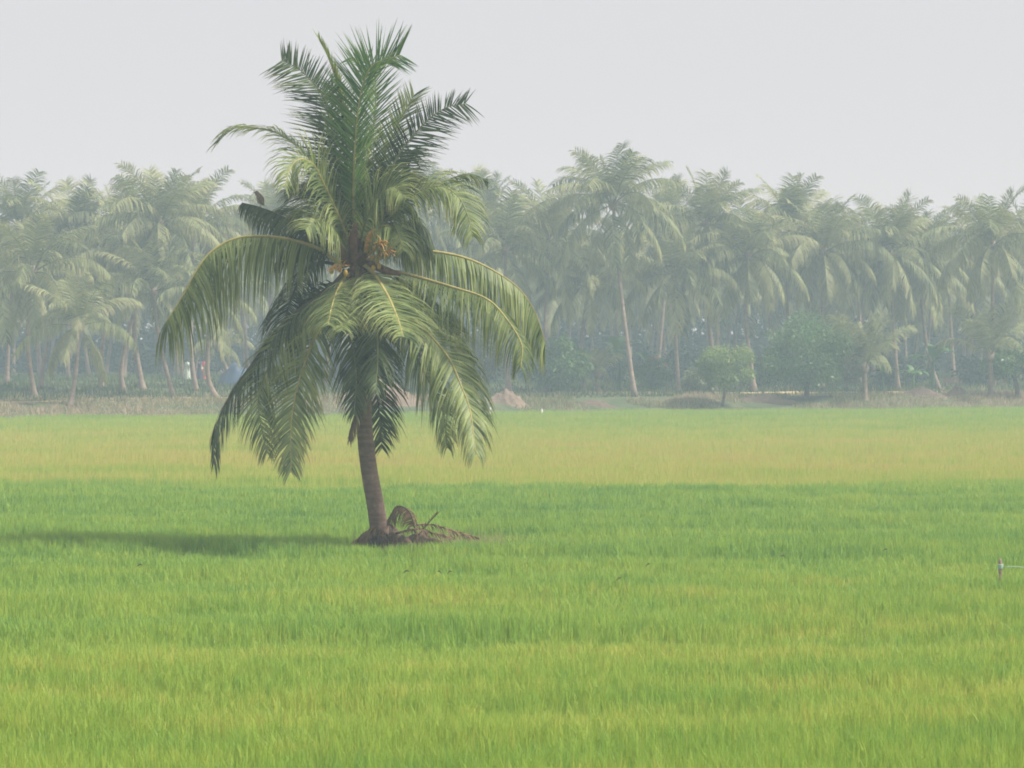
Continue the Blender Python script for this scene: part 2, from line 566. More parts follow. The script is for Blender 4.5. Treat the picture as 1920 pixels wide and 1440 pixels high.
def vnoise(x, y, seed):
    """smooth value noise, vectorised"""
    rng = np.random.default_rng(seed)
    tab = rng.random((256, 256))
    xi, yi = np.floor(x).astype(int), np.floor(y).astype(int)
    fx, fy = x - xi, y - yi
    fx = fx * fx * (3 - 2 * fx); fy = fy * fy * (3 - 2 * fy)
    a = tab[xi % 256, yi % 256]; b = tab[(xi + 1) % 256, yi % 256]
    c = tab[xi % 256, (yi + 1) % 256]; d = tab[(xi + 1) % 256, (yi + 1) % 256]
    return (a * (1 - fx) + b * fx) * (1 - fy) + (c * (1 - fx) + d * fx) * fy


def rice(name, ya, yb, seed):
    rng = np.random.default_rng(seed)
    HX, HY = [], []
    y = ya
    while y < yb:
        st = 1.0
        dens = 84 * (30 / y) ** 1.0          # plants per square metre
        hw = 0.1684 * y * 1.10 + 2.2
        k = int(dens * 2 * hw * st)
        HX.append(rng.uniform(-hw, hw, k)); HY.append(rng.uniform(y, y + st, k))
        y += st
    HX, HY = np.concatenate(HX), np.concatenate(HY)
    edge = 186.5 + 0.47 * HX + 1.2 * np.sin(HX * 0.21) + 0.6 * np.sin(HX * 0.7 + 1)
    keep = (HY < edge - 0.6) & (HY < yb)
    # nothing grows on the litter heap round the trunk
    keep &= ~((((HX + 2.0) / 1.9) ** 2 + ((HY - 60.15) / 0.75) ** 2) < 1)
    HX, HY = HX[keep], HY[keep]
    n0 = len(HX)
    hh = (vnoise(HX * 0.16, HY * 0.5, 3) - 0.5) * 0.22 + (vnoise(HX * 1.3, HY * 0.9, 4) - 0.5) * 0.10 + rng.normal(0, 0.024, n0)
    hv = rng.random(n0)
    per = 9
    X = np.repeat(HX, per); Y = np.repeat(HY, per); h = np.repeat(hh, per); v = np.repeat(hv, per)
    n = len(X)
    far = np.clip(Y / 60.0, 0.45, 3.2)
    X = X + rng.normal(0, 0.045, n) * np.sqrt(far); Y = Y + rng.normal(0, 0.045, n)
    zt = h + rng.normal(0.0, 0.024, n) - 0.01
    W = rng.uniform(0.008, 0.015, n) * far ** 0.75
    lean = np.abs(rng.normal(0.045, 0.05, n))
    var = np.clip(0.6 * v + 0.5 * rng.random(n), 0, 1)
    return blade_object(name, X, Y, np.full(n, -0.41), zt, W, lean, var, M['rice'], seed + 1, kinked=ya < 50)


rice('green_rice_crop', 22, 85.2, 11)
rice('ripening_rice_crop', 85.2, 206, 12)


def bank_grass():
    rng = np.random.default_rng(5)
    n = 60000
    X = rng.uniform(-52, 58, n); D = rng.gamma(2.0, 4.5, n) - 1.0
    E = 186.5 + 0.47 * X + 1.2 * np.sin(X * 0.21) + 0.6 * np.sin(X * 0.7 + 1)
    Y = E + D
    keep = (D < 60) & (np.abs(X) < 0.1684 * Y + 8) & (vnoise(X * 0.35, Y * 0.25, 8) > 0.38)
    X, Y = X[keep], Y[keep]
    z = np.array([gz(a, b) for a, b in zip(X, Y)])
    n = len(X)
    h = rng.uniform(0.12, 0.38, n) * (0.5 + vnoise(X * 0.5, Y * 0.5, 9))
    var = np.clip(vnoise(X * 0.18, Y * 0.18, 10) * 0.7 + 0.4 * rng.random(n), 0, 1)
    blade_object('bank_grass', X, Y, z - 0.03, z + h, rng.uniform(0.04, 0.10, n), np.abs(rng.normal(0.12, 0.1, n)), var, M['bank_grass'], 6)


m, nt, nodes, links = new_mat('bank_grass_leaf')
c = ramp(nt, attr(nt, 'var'), [(0.12, (0.14, 0.165, 0.06)), (0.4, (0.26, 0.24, 0.115)), (0.7, (0.40, 0.32, 0.20)), (1.0, (0.44, 0.33, 0.24))])
finish_leaf(nt, c, 0.6, 0.3, 0.2)
M['bank_grass'] = m
bank_grass()


def ground_cover():
    rng = np.random.default_rng(15)
    n = 70000
    X = rng.uniform(-62, 66, n); D = rng.uniform(10, 95, n)
    Y = 186.5 + 0.47 * X + D
    keep = (np.abs(X) < 0.1684 * Y + 8) & (vnoise(X * 0.3, Y * 0.3, 18) > 0.22)
    X, Y = X[keep], Y[keep]; n = len(X)
    z = np.array([gz(a, b) for a, b in zip(X, Y)])
    h = rng.uniform(0.15, 0.5, n) * (0.4 + 1.1 * vnoise(X * 0.4, Y * 0.4, 19))
    var = np.clip(vnoise(X * 0.2, Y * 0.2, 20) * 0.6 + 0.35 * rng.random(n), 0, 1)
    o = blade_object('ground_cover', X, Y, z - 0.03, z + h, rng.uniform(0.06, 0.16, n), np.abs(rng.normal(0.15, 0.1, n)), var, M['cover'], 16)
    tag(o, 'low green weeds under the palms', 'weeds')


M['cover'] = leaf_mat('weed_leaf', (0.045, 0.080, 0.026), (0.13, 0.17, 0.060), transl=0.25, spec=0.15, rough=0.6, nscale=0.2)
ground_cover()


# ------------------------------------------------------------------ fronds
def frond(ctrl, seed, Lmax=1.0, n=95, width=0.036, hint=(0, 0, 1), roll=(0, 0), grav=0.6, fwd=(35, 62), lift=0.25,
          bare=0.16, sides=(1.0, 1.0), rbase=0.04, segs=4, clump=0.35, tipend=0.30, seg_r=6, ragged=0.06):
    """rachis through ctrl, leaflets on both sides. Returns (leaflet MB, midrib MB)."""
    rnd = random.Random(seed)
    N = 48
    pts, L = catmull(ctrl, N)
    lf, mr = MB(), MB()
    rad = [rbase * (1 - 0.86 * (k / (N - 1)) ** 0.8) for k in range(N)]
    mr.tube(pts, rad, seg=seg_r, flat=0.75)
    hint = Vector(hint).normalized()
    cl = [[rnd.uniform(-1, 1) for _ in range(14)] for _ in range(2)]
    prevU = None
    fr = []
    for k in range(N):
        T = (pts[min(k + 1, N - 1)] - pts[max(k - 1, 0)]).normalized()
        base = hint if prevU is None else prevU * 0.75 + hint * 0.25
        U = base - T * base.dot(T)
        if U.length < 1e-3: U = Vector((0, -1, 0)) - T * T.dot(Vector((0, -1, 0)))
        U.normalize(); prevU = U
        fr.append((T, U))
    for i in range(n):
        t = bare + (1 - bare) * (i + 0.3) / n
        for si, side in enumerate((-1, 1)):
            if sides[si] <= 0: continue
            if rnd.random() < ragged: continue
            tj = min(0.999, t + rnd.uniform(-0.3, 0.3) / n)
            kf = tj * (N - 1); k = int(kf); q = kf - k
            p = pts[k].lerp(pts[min(k + 1, N - 1)], q)
            T, U = fr[k]
            r = R(roll[0] + (roll[1] - roll[0]) * tj)
            U2 = U * math.cos(r) + T.cross(U) * math.sin(r)
            S = T.cross(U2)
            s = min(1.0, max(0.0, (tj - bare) / (1 - bare)))
            prof = min(1.0, 0.55 + 1.6 * s) * (1.0 if s < 0.45 else 1 - (1 - tipend) * ((s - 0.45) / 0.55) ** 1.4)
            cv = cl[si][int(s * 13)] * (1 - (s * 13) % 1) + cl[si][min(13, int(s * 13) + 1)] * ((s * 13) % 1)
            ll = Lmax * prof * sides[si] * rnd.uniform(0.86, 1.1) * (1 + 0.08 * cv)
            al = R(fwd[0] + (fwd[1] * 0.86 - fwd[0]) * s ** 1.3 + rnd.gauss(0, 5) + cv * 9 * clump)
            D = (S * (side * math.cos(al)) + T * math.sin(al) + U2 * (lift + rnd.gauss(0, 0.06) + cv * clump * 0.35)).normalized()
            gr = max(0.0, grav * (1 + cv * clump + rnd.gauss(0, 0.15)))
            lp, wv, ws = [p.copy()], [], []
            d = D.copy()
            pr = [0.75, 1.0, 0.85, 0.5, 0.06] if segs == 4 else [0.8, 1.0, 0.06]
            for sgi in range(segs):
                d = (d + Vector((0, 0, -1)) * gr * (sgi + 0.6) / segs * (4 / segs) * 0.8).normalized()
                lp.append(lp[-1] + d * (ll / segs))
            tw = rnd.gauss(0, 0.25)
            for j in range(segs + 1):
                dd = (lp[min(j + 1, segs)] - lp[max(j - 1, 0)]).normalized()
                W = T - dd * T.dot(dd)
                if W.length < 0.05: W = U2 - dd * U2.dot(dd)
                W.normalize()
                W = W * math.cos(tw * j) + dd.cross(W) * math.sin(tw * j)
                wv.append(W); ws.append(width * pr[j] * rnd.uniform(0.9, 1.1))
            lf.strip(lp, wv, ws, var=min(1, max(0, 0.5 + 0.3 * cv + rnd.gauss(0, 0.2))))
    return lf, mr


# ------------------------------------------------------------------ the lone palm
palm = thing('coconut_palm', P(712, 1012, Y0), 'tall lone coconut palm standing in the green rice field, nearest tree', 'palm tree')
PO = palm.location.copy()


def lp(pts):
    """(u, v, depth offset) -> points local to the palm"""
    return [P(u, v, Y0 + dy) - PO for u, v, dy in pts]


def pfrond(px, tip_dy, seed, mat='frond', rib='midrib', base_dy=0.0, power=1.4, label=None, name='frond', **kw):
    L = len(px)
    ctrl = []
    acc = [0.0]
    for a, b in zip(px, px[1:]): acc.append(acc[-1] + math.hypot(b[0] - a[0], b[1] - a[1]))
    for (u, v), s in zip(px, acc):
        ctrl.append((u, v, base_dy + tip_dy * (s / acc[-1]) ** power))
    kw['n'] = int(kw.get('n', 95) * 1.18)
    kw['width'] = kw.get('width', 0.036) * 0.78
    kw['Lmax'] = kw.get('Lmax', 1.0) * 1.06
    a, b = frond(lp(ctrl), seed, **kw)
    o = a.build(name, M[mat], palm)
    mo = b.build('midrib', M[rib], o, smooth_shade=True)
    if label: o['label'] = label
    return o


# trunk with ring scars
rnd = random.Random(3)
tp, TL = catmull(lp([(716, 1030, 0), (711, 990, 0), (702, 935, 0), (692, 880, 0), (685, 820, 0), (682, 760, 0), (683, 690, 0), (680, 620, 0.02), (674, 550, 0.05), (668, 490, 0.05), (666, 470, 0.05)]), 150)
mb = MB()
rr = []
for k in range(150):
    s = k / 149
    r = 0.178 - 0.050 * s + 0.055 * math.exp(-s * 20) + (0.035 * smooth(0.9, 1.0, s))
    r *= 1 + (0.010 if k % 3 == 0 else -0.005) + rnd.uniform(-0.012, 0.012)
    rr.append(r)
mb.tube(tp, rr, seg=20)
mb.build('trunk', M['bark'], palm, smooth_shade=True)

HG = dict(hint=(0, 0, 1))
# --- upright young fronds
pfrond([(668, 470), (664, 399), (664, 320), (670, 225), (680, 160), (702, 120), (751, 103)], -0.5, 1, 'frond_young', 'midrib',
       Lmax=1.15, hint=(-0.62, -0.72, 0.1), roll=(0, 0), grav=0.05, fwd=(38, 48), lift=0.30, bare=0.13, n=150, clump=0.2, rbase=0.045, tipend=0.55)
pfrond([(662, 470), (656, 390), (649, 270), (636, 175), (617, 112), (598, 74)], 0.3, 2, 'frond_spear', 'midrib',
       Lmax=0.75, hint=(1, 0.2, 0.2), grav=0.03, fwd=(60, 74), lift=0.15, bare=0.2, n=90, clump=0.15, sides=(0.7, 1), tipend=0.4)
pfrond([(660, 475), (655, 395), (634, 300), (620, 232), (604, 178), (567, 135), (528, 112)], 0.1, 3, 'frond_deep', 'midrib_dark',
       Lmax=0.98, hint=(0.35, -0.93, 0.0), grav=0.04, fwd=(15, 34), lift=0.1, bare=0.12, n=140, clump=0.3, sides=(1.0, 0.75), tipend=0.55)
pfrond([(664, 470), (658, 380), (646, 290), (640, 210), (628, 165), (612, 160)], 1.0, 4, 'frond_young', 'midrib_green',
       Lmax=0.85, hint=(0.2, -0.9, 0.2), grav=0.08, fwd=(35, 50), lift=0.25, bare=0.12, n=90, clump=0.3)
pfrond([(672, 475), (672, 390), (690, 290), (704, 200), (700, 130), (680, 112), (655, 108)], 0.9, 5, 'frond_young', 'midrib_green',
       Lmax=0.85, hint=(0, -0.9, 0.3), grav=0.08, fwd=(45, 55), lift=0.25, bare=0.12, n=90, clump=0.3)
# --- upper right
pfrond([(672, 470), (686, 400), (712, 312), (739, 250), (762, 203), (776, 178)], 0.5, 6, 'frond', 'midrib_green',
       Lmax=0.72, hint=(-0.35, -0.9, 0.1), grav=0.12, fwd=(40, 62), lift=0.2, n=90, sides=(0.85, 1.0), tipend=0.55)
pfrond([(674, 474), (690, 410), (718, 345), (748, 290), (770, 260), (801, 226), (834, 203), (874, 194)], -0.2, 7, 'frond_deep', 'midrib_green',
       Lmax=0.88, hint=(-0.3, -0.93, 0.1), grav=0.10, fwd=(25, 45), lift=0.1, n=95, sides=(0.65, 1.0), tipend=0.55)
pfrond([(676, 476), (700, 420), (728, 350), (752, 305), (770, 282), (774, 300)], 0.9, 8, 'frond_deep', 'midrib_dark',
       Lmax=0.9, hint=(-0.4, -0.5, 0.6), grav=0.5, fwd=(35, 50), lift=0.1, n=80)
pfrond([(682, 484), (722, 418), (762, 376), (797, 354), (832, 351), (860, 370), (878, 407), (886, 445)], -1.2, 9, 'frond', 'midrib_green',
       Lmax=1.05, hint=(-0.2, -0.45, 0.9), grav=0.95, fwd=(30, 50), lift=0.1, n=95, clump=0.5)
pfrond([(680, 474), (705, 420), (745, 372), (785, 345), (825, 343), (868, 328), (915, 336)], 0.9, 10, 'frond_deep', 'midrib_dark',
       Lmax=0.9, hint=(-0.2, -0.2, 0.95), grav=1.0, fwd=(30, 45), lift=0.0, n=85, clump=0.75, ragged=0.2)
pfrond([(678, 478), (700, 430), (735, 395), (765, 395), (780, 425), (784, 470)], 0.5, 11, 'frond_deep', 'midrib_dark',
       Lmax=0.9, hint=(-0.2, -0.2, 0.95), grav=1.0, fwd=(30, 50), lift=0.0, n=70, clump=0.6)
# --- upper left
pfrond([(656, 474), (632, 400), (603, 322), (580, 296), (540, 261), (504, 245), (446, 239), (411, 262)], 0.7, 12, 'frond', 'midrib_green',
       Lmax=0.85, hint=(0.45, -0.3, 0.85), grav=0.55, fwd=(32, 66), lift=0.15, n=95, clump=0.6, sides=(1, 0.75), tipend=0.5)
pfrond([(662, 482), (640, 418), (609, 350), (589, 311), (566, 298), (547, 311), (533, 350)], -1.6, 13, 'frond', 'midrib',
       Lmax=0.95, hint=(0.45, -0.6, 0.7), grav=0.75, fwd=(35, 55), lift=0.1, n=95, clump=0.35)
pfrond([(652, 480), (602, 446), (547, 415), (494, 391), (454, 380)], 0.4, 14, 'frond_deep', 'midrib_dark',
       Lmax=0.95, hint=(0.2, -0.3, 0.95), grav=2.2, fwd=(15, 25), lift=-0.5, n=90, clump=0.5, ragged=0.12)
pfrond([(650, 478), (610, 430), (580, 402), (552, 398), (530, 412)], 1.8, 15, 'frond_deep', 'midrib_dark',
       Lmax=0.9, hint=(0.2, 0, 0.95), grav=0.8, fwd=(30, 45), lift=0.1, n=70)
# --- big arches left and right
pfrond([(648, 500), (620, 482), (592, 464), (531, 447), (473, 443), (433, 450), (396, 472), (368, 507), (345, 550), (310, 606)], -1.0, 16, 'frond', 'midrib',
       Lmax=1.68, hint=(0, -0.35, 0.95), grav=2.3, fwd=(8, 58), lift=-0.6, n=125, clump=0.4, width=0.04, rbase=0.05, tipend=0.55)
pfrond([(645, 500), (605, 492), (575, 505), (552, 545), (538, 590), (532, 640)], 1.5, 17, 'frond_deep', 'midrib_dark',
       Lmax=1.05, hint=(0, 0, 1), grav=1.4, fwd=(20, 50), lift=0.05, n=90, clump=0.5)
pfrond([(690, 492), (735, 474), (789, 470), (859, 480), (917, 503), (971, 540), (1004, 588), (1022, 642)], 0.5, 18, 'frond', 'midrib',
       Lmax=1.25, hint=(0, -0.3, 0.95), grav=2.2, fwd=(10, 55), lift=-0.5, n=120, clump=0.4, width=0.04, rbase=0.05, tipend=0.55)
pfrond([(690, 500), (730, 508), (762, 514), (847, 538), (913, 561), (951, 600), (978, 646), (976, 690)], -1.4, 19, 'frond', 'midrib',
       Lmax=1.22, hint=(0, -0.4, 0.95), grav=1.8, fwd=(14, 55), lift=-0.3, n=105, clump=0.5, rbase=0.048)
pfrond([(694, 498), (740, 512), (789, 552), (835, 584), (866, 622)], 1.4, 20, 'frond_deep', 'midrib_dark',
       Lmax=1.0, hint=(0, -0.2, 1), grav=1.2, fwd=(25, 50), lift=0.1, n=85)
pfrond([(690, 505), (738, 540), (790, 575), (834, 610), (868, 660), (886, 722)], 0.4, 21, 'frond', 'midrib_green',
       Lmax=0.95, hint=(0.1, -0.4, 0.9), grav=0.9, fwd=(30, 58), lift=0.05, n=95)
# --- lower skirt
pfrond([(688, 498), (716, 535), (745, 572), (793, 615), (840, 670), (866, 727), (882, 773), (892, 850)], -1.8, 22, 'frond', 'midrib',
       Lmax=1.15, hint=(0.2, -0.75, 0.6), grav=1.0, fwd=(28, 58), lift=0.05, n=110, clump=0.5, width=0.05, rbase=0.048)
pfrond([(676, 492), (692, 503), (708, 524), (728, 557), (744, 593), (757, 632)], -3.2, 23, 'frond', 'midrib', power=1.1,
       Lmax=1.1, hint=(0.25, -0.55, 0.8), grav=0.55, fwd=(28, 52), lift=0.2, n=100, clump=0.4, width=0.05, rbase=0.055)
pfrond([(648, 508), (612, 546), (568, 576), (516, 622), (473, 682), (435, 736), (409, 790), (402, 830), (400, 868)], -0.4, 24, 'frond_deep', 'midrib_dark',
       Lmax=1.15, hint=(-0.5, -0.3, 0.8), grav=1.15, fwd=(30, 60), lift=-0.1, n=115, sides=(1.0, 0.8), clump=0.3, rbase=0.048)
pfrond([(650, 512), (620, 553), (577, 592), (531, 642), (498, 700), (484, 748), (488, 790), (500, 850)], -1.1, 25, 'frond', 'midrib_green',
       Lmax=1.05, hint=(-0.3, -0.8, 0.5), grav=0.8, fwd=(34, 60), lift=0.05, n=105, clump=0.35)
pfrond([(654, 514), (630, 557), (604, 603), (581, 655), (562, 711), (550, 762), (545, 815), (546, 884)], -1.7, 26, 'frond', 'midrib',
       Lmax=1.0, hint=(-0.15, -0.9, 0.4), grav=0.55, fwd=(36, 60), lift=0.12, n=110, clump=0.3, width=0.05)
pfrond([(656, 512), (642, 540), (648, 590), (662, 650), (668, 710), (664, 775)], -0.9, 27, 'frond_deep', 'midrib_green',
       Lmax=0.9, hint=(-0.2, -0.9, 0.4), grav=0.8, fwd=(34, 58), lift=0.1, n=85)
pfrond([(684, 530), (690, 580), (696, 650), (706, 730), (714, 800), (716, 840)], 0.9, 28, 'frond_deep', 'midrib_dark',
       Lmax=0.95, hint=(0.1, -0.9, 0.3), grav=0.6, fwd=(36, 60), lift=0.1, n=95)
pfrond([(690, 520), (720, 570), (760, 630), (796, 700), (830, 770), (838, 840)], 1.2, 29, 'frond', 'midrib_green',
       Lmax=0.95, hint=(0.2, -0.7, 0.5), grav=1.0, fwd=(34, 58), lift=0.05, n=95)
pfrond([(656, 505), (628, 530), (590, 560), (560, 610), (545, 670)], 1.4, 30, 'frond_deep', 'midrib_dark',
       Lmax=1.0, hint=(-0.3, -0.6, 0.6), grav=1.0, fwd=(30, 55), lift=0.05, n=85)
pfrond([(660, 510), (645, 525), (632, 545), (622, 575), (615, 610)], -2.4, 31, 'frond', 'midrib', power=1.1,
       Lmax=0.9, hint=(-0.3, -0.5, 0.8), grav=0.8, fwd=(30, 55), lift=0.1, n=75)
pfrond([(672, 488), (678, 445), (692, 400), (712, 366), (738, 350), (760, 372)], -1.5, 33, 'frond', 'midrib_green',
       Lmax=0.95, hint=(-0.2, -0.6, 0.7), grav=0.8, fwd=(28, 50), lift=0.1, n=90, clump=0.5)
pfrond([(660, 488), (642, 452), (622, 424), (598, 412), (572, 430)], -1.3, 34, 'frond', 'midrib_green',
       Lmax=0.9, hint=(0.2, -0.6, 0.7), grav=0.9, fwd=(28, 50), lift=0.1, n=85, clump=0.5)
pfrond([(664, 486), (654, 430), (632, 372), (612, 345), (590, 350)], 0.9, 35, 'frond_deep', 'midrib_dark',
       Lmax=1.0, hint=(0.4, -0.6, 0.6), grav=0.5, fwd=(28, 50), lift=0.15, n=90, clump=0.5)
pfrond([(672, 496), (668, 520), (658, 545), (645, 580), (640, 620)], -2.6, 36, 'frond', 'midrib_green', power=1.1,
       Lmax=0.95, hint=(-0.1, -0.6, 0.8), grav=0.8, fwd=(30, 52), lift=0.1, n=85)
pfrond([(684, 484), (708, 452), (738, 426), (772, 415), (800, 430), (816, 472)], 0.3, 37, 'frond_deep', 'midrib_dark',
       Lmax=1.15, hint=(-0.1, -0.3, 0.95), grav=1.7, fwd=(18, 45), lift=-0.2, n=95, clump=0.5)
pfrond([(650, 484), (620, 462), (586, 446), (552, 450), (524, 482)], 0.8, 38, 'frond_deep', 'midrib_dark',
       Lmax=1.05, hint=(0.1, -0.3, 0.95), grav=1.7, fwd=(18, 45), lift=-0.2, n=90, clump=0.5)
pfrond([(660, 476), (641, 430), (620, 385), (598, 356), (576, 346), (555, 362)], 1.4, 39, 'frond_deep', 'midrib_dark',
       Lmax=1.1, hint=(0.3, -0.5, 0.8), grav=0.9, fwd=(25, 48), lift=0.1, n=95, clump=0.5)
pfrond([(676, 470), (694, 410), (716, 368), (746, 338), (776, 330), (796, 348)], 1.4, 40, 'frond_deep', 'midrib_dark',
       Lmax=1.1, hint=(-0.3, -0.5, 0.8), grav=0.9, fwd=(25, 48), lift=0.1, n=95, clump=0.5)
pfrond([(678, 480), (694, 448), (716, 425), (742, 432), (756, 470)], -1.0, 47, 'frond', 'midrib_green',
       Lmax=0.9, hint=(-0.1, -0.5, 0.9), grav=1.3, fwd=(20, 48), lift=0.0, n=80, clump=0.5)
pfrond([(682, 508), (698, 555), (706, 610), (708, 670), (704, 735)], -1.0, 48, 'frond_deep', 'midrib_green',
       Lmax=0.85, hint=(0.1, -0.9, 0.4), grav=0.8, fwd=(34, 58), lift=0.1, n=85, clump=0.6)
# dead frond folded down along the trunk
pfrond([(676, 560), (688, 630), (684, 700), (672, 760), (656, 826)], -0.35, 32, 'frond_dry', 'midrib_dark', base_dy=-0.3, name='dead_frond', label='brown dead frond hanging against the trunk',
       Lmax=0.55, hint=(0, -1, 0.2), grav=2.2, fwd=(62, 75), lift=0.0, n=60, rbase=0.06, bare=0.05)

# crown heart: spathes, flower stalks, nuts, leaf bases
def spathe(pts, r, mat='spathe', name='spathe'):
    mb = MB()
    p, _ = catmull(lp(pts), 12)
    mb.tube(p, [r * (0.35 + 1.0 * max(0.0, math.sin(math.pi * min(1, 0.12 + k / 11 * 0.88))) ** 0.8) for k in range(12)], seg=8, flat=0.5)
    return mb.build(name, M[mat], palm, smooth_shade=True)


spathe([(664, 492, -0.35), (662, 450, -0.5), (668, 418, -0.55)], 0.07)
spathe([(690, 492, -0.3), (718, 505, -0.6), (752, 515, -0.75)], 0.06)
spathe([(650, 500, -0.3), (640, 470, -0.5), (628, 450, -0.6)], 0.06)
spathe([(686, 474, -0.4), (694, 440, -0.6), (704, 430, -0.65)], 0.05, 'flower', 'flower_spathe')
for sd_, (bu, bv), (tu, tv), nb in ((1, (690, 480), (716, 452), 22), (2, (688, 486), (726, 470), 24), (3, (655, 498), (628, 498), 12)):
    rnd = random.Random(sd_)
    mb = MB()
    a, b = lp([(bu, bv, -0.45)])[0], lp([(tu, tv, -0.95)])[0]
    mb.tube([a, a.lerp(b, 0.5), b], [0.022, 0.018, 0.01], seg=5)
    for k in range(nb):
        q = a.lerp(b, rnd.uniform(0.35, 1))
        d = ((b - a).normalized() + Vector((rnd.uniform(-.9, .9), rnd.uniform(-.9, .5), rnd.uniform(-.9, .5)))).normalized()
        e = q + d * rnd.uniform(0.14, 0.3)
        mb.tube([q, q.lerp(e, 0.5), e + Vector((0, 0, -0.04))], [0.011, 0.014, 0.006], seg=4)
    mb.build('flower_cluster', M['flower'], palm)
for (u, v, dy) in ((707, 490, -0.62), (711, 499, -0.66), (700, 503, -0.7), (629, 500, -0.7), (637, 505, -0.72), (622, 508, -0.6), (648, 512, -0.75)):
    mb = MB()
    c_ = lp([(u, v, dy)])[0]
    mb.blob(c_, 0.045, 0.045, 0.065, 8, 6)
    mb.build('coconut', M['nut'], palm, smooth_shade=True)
mb = MB()
rnd = random.Random(8)
for k in range(34):
    a = k * 2.4; zz = rnd.uniform(-0.45, 0.45)
    c0 = lp([(670, 500, 0.03)])[0] + Vector((0, 0, zz))
    d = Vector((math.cos(a), math.sin(a), rnd.uniform(0.1, 0.9)))
    e = c0 + d * rnd.uniform(0.28, 0.42)
    mb.tube([c0, c0.lerp(e, 0.6) + Vector((0, 0, -0.03)), e], [0.11, 0.075, 0.02], seg=6, flat=0.45)
mb.build('leaf_base', M['spathe'], palm)

# ------------------------------------------------------------------ litter heap at the foot of the palm
bx, by = PO.x, PO.y


def heap(name, cx, cy, rx, ry, h, z0, mat, seed, label, cat, group=None, fn=None, nr=14, na=36, rough=0.30):
    vs_, fs_ = [], []
    for j in range(nr + 1):
        r = j / nr
        for i in range(na):
            a = 2 * math.pi * i / na
            wob = 1 + 0.22 * noise.noise(Vector((math.cos(a) * 1.3, math.sin(a) * 1.3, seed)))
            x, y = math.cos(a) * r * rx * wob, math.sin(a) * r * ry * wob
            z = h * max(0.0, 0.5 + 0.5 * math.cos(math.pi * r)) ** 0.75 * (1 + rough * 2 * noise.noise(Vector((x * 2.2 / max(.4, rx * .4), y * 2.2 / max(.4, ry * .4), seed + 5)))) - 0.12 * r
            zz = z0(cx + x, cy + y) if callable(z0) else z0
            vs_.append((x, y, z + zz - (z0(cx, cy) if callable(z0) else z0)))
    for j in range(nr):
        for i in range(na):
            a = j * na + i; b = j * na + (i + 1) % na
            fs_.append((a, a + na, b + na, b))
    me = bpy.data.meshes.new(name); me.from_pydata(vs_, [], fs_); me.materials.append(mat)
    me.polygons.foreach_set('use_smooth', [True] * len(me.polygons)); me.update()
    o = bpy.data.objects.new(name, me); col.objects.link(o)
    o.location = (cx, cy, z0(cx, cy) if callable(z0) else z0)
    tag(o, label, cat, group)
    return o


heap('litter_mound', bx + 0.35, 59.95, 1.8, 0.95, 0.56, -0.40, M['humus'], 2.0, 'low dark mound of soil and rotting leaves round the foot of the lone palm', 'mound')


def dead_leaf(px, dys, seed, label, Lmax, **kw):
    pts = [P(u, v, Y0 + d) for (u, v), d in zip(px, dys)]
    t = thing('fallen_frond', pts[0], label, 'dead frond', 'dead fronds at the foot of the palm')
    a, b = frond([p - pts[0] for p in pts], seed, Lmax=Lmax, **kw)
    a.build('leaflets', M['frond_dry'], t); b.build('midrib', M['midrib_dark'], t, smooth_shade=True)


dead_leaf([(779, 1000), (775, 978), (766, 958), (750, 949), (738, 955), (730, 985)], (-0.5, -0.5, -0.5, -0.45, -0.4, -0.35), 41,
          'dried brown frond arching up beside the trunk base', 0.40, n=75, grav=1.5, hint=(0.3, -0.6, 0.8), fwd=(10, 30), lift=-0.4, width=0.02, rbase=0.022, bare=0.12, clump=0.8)
dead_leaf([(785, 1003), (800, 985), (812, 972), (824, 960)], (-0.5, -0.6, -0.6, -0.7), 42,
          'bare twig-like dry frond sticking up right of the palm foot', 0.25, n=8, grav=0.2, fwd=(70, 80), width=0.02, rbase=0.014, bare=0.2)
dead_leaf([(728, 1004), (705, 992), (685, 1002), (664, 1016)], (-0.55, -0.6, -0.65, -0.6), 43,
          'dark dry frond lying left of the palm foot', 0.45, n=36, grav=1.2, hint=(0, 0, 1), fwd=(30, 50), width=0.035, rbase=0.03, bare=0.05)
dead_leaf([(742, 1000), (780, 992), (815, 1000), (850, 1008)], (-0.7, -0.75, -0.75, -0.7), 44,
          'pale brown frond lying flat across the litter right of the palm', 0.4, n=34, grav=1.0, hint=(0, 0, 1), fwd=(30, 50), width=0.035, rbase=0.025, bare=0.05)
dead_leaf([(770, 985), (810, 984), (850, 996), (895, 1008)], (-0.2, -0.25, -0.3, -0.3), 45,
          'greyish dry frond trailing farthest right from the litter mound', 0.42, n=34, grav=1.0, hint=(0, 0, 1), fwd=(30, 55), width=0.03, rbase=0.02, bare=0.05)

rng = np.random.default_rng(77)
n = 1500
X = bx + 1.35 + rng.normal(0, 0.75, n); Y = 60.1 + rng.normal(0, 0.45, n)
blade_object('dry_grass', X, Y, np.full(n, -0.4), rng.normal(0.10, 0.10, n), rng.uniform(0.006, 0.013, n), np.abs(rng.normal(0.22, 0.14, n)), rng.uniform(0.5, 1, n), M['bank_grass'], 78)

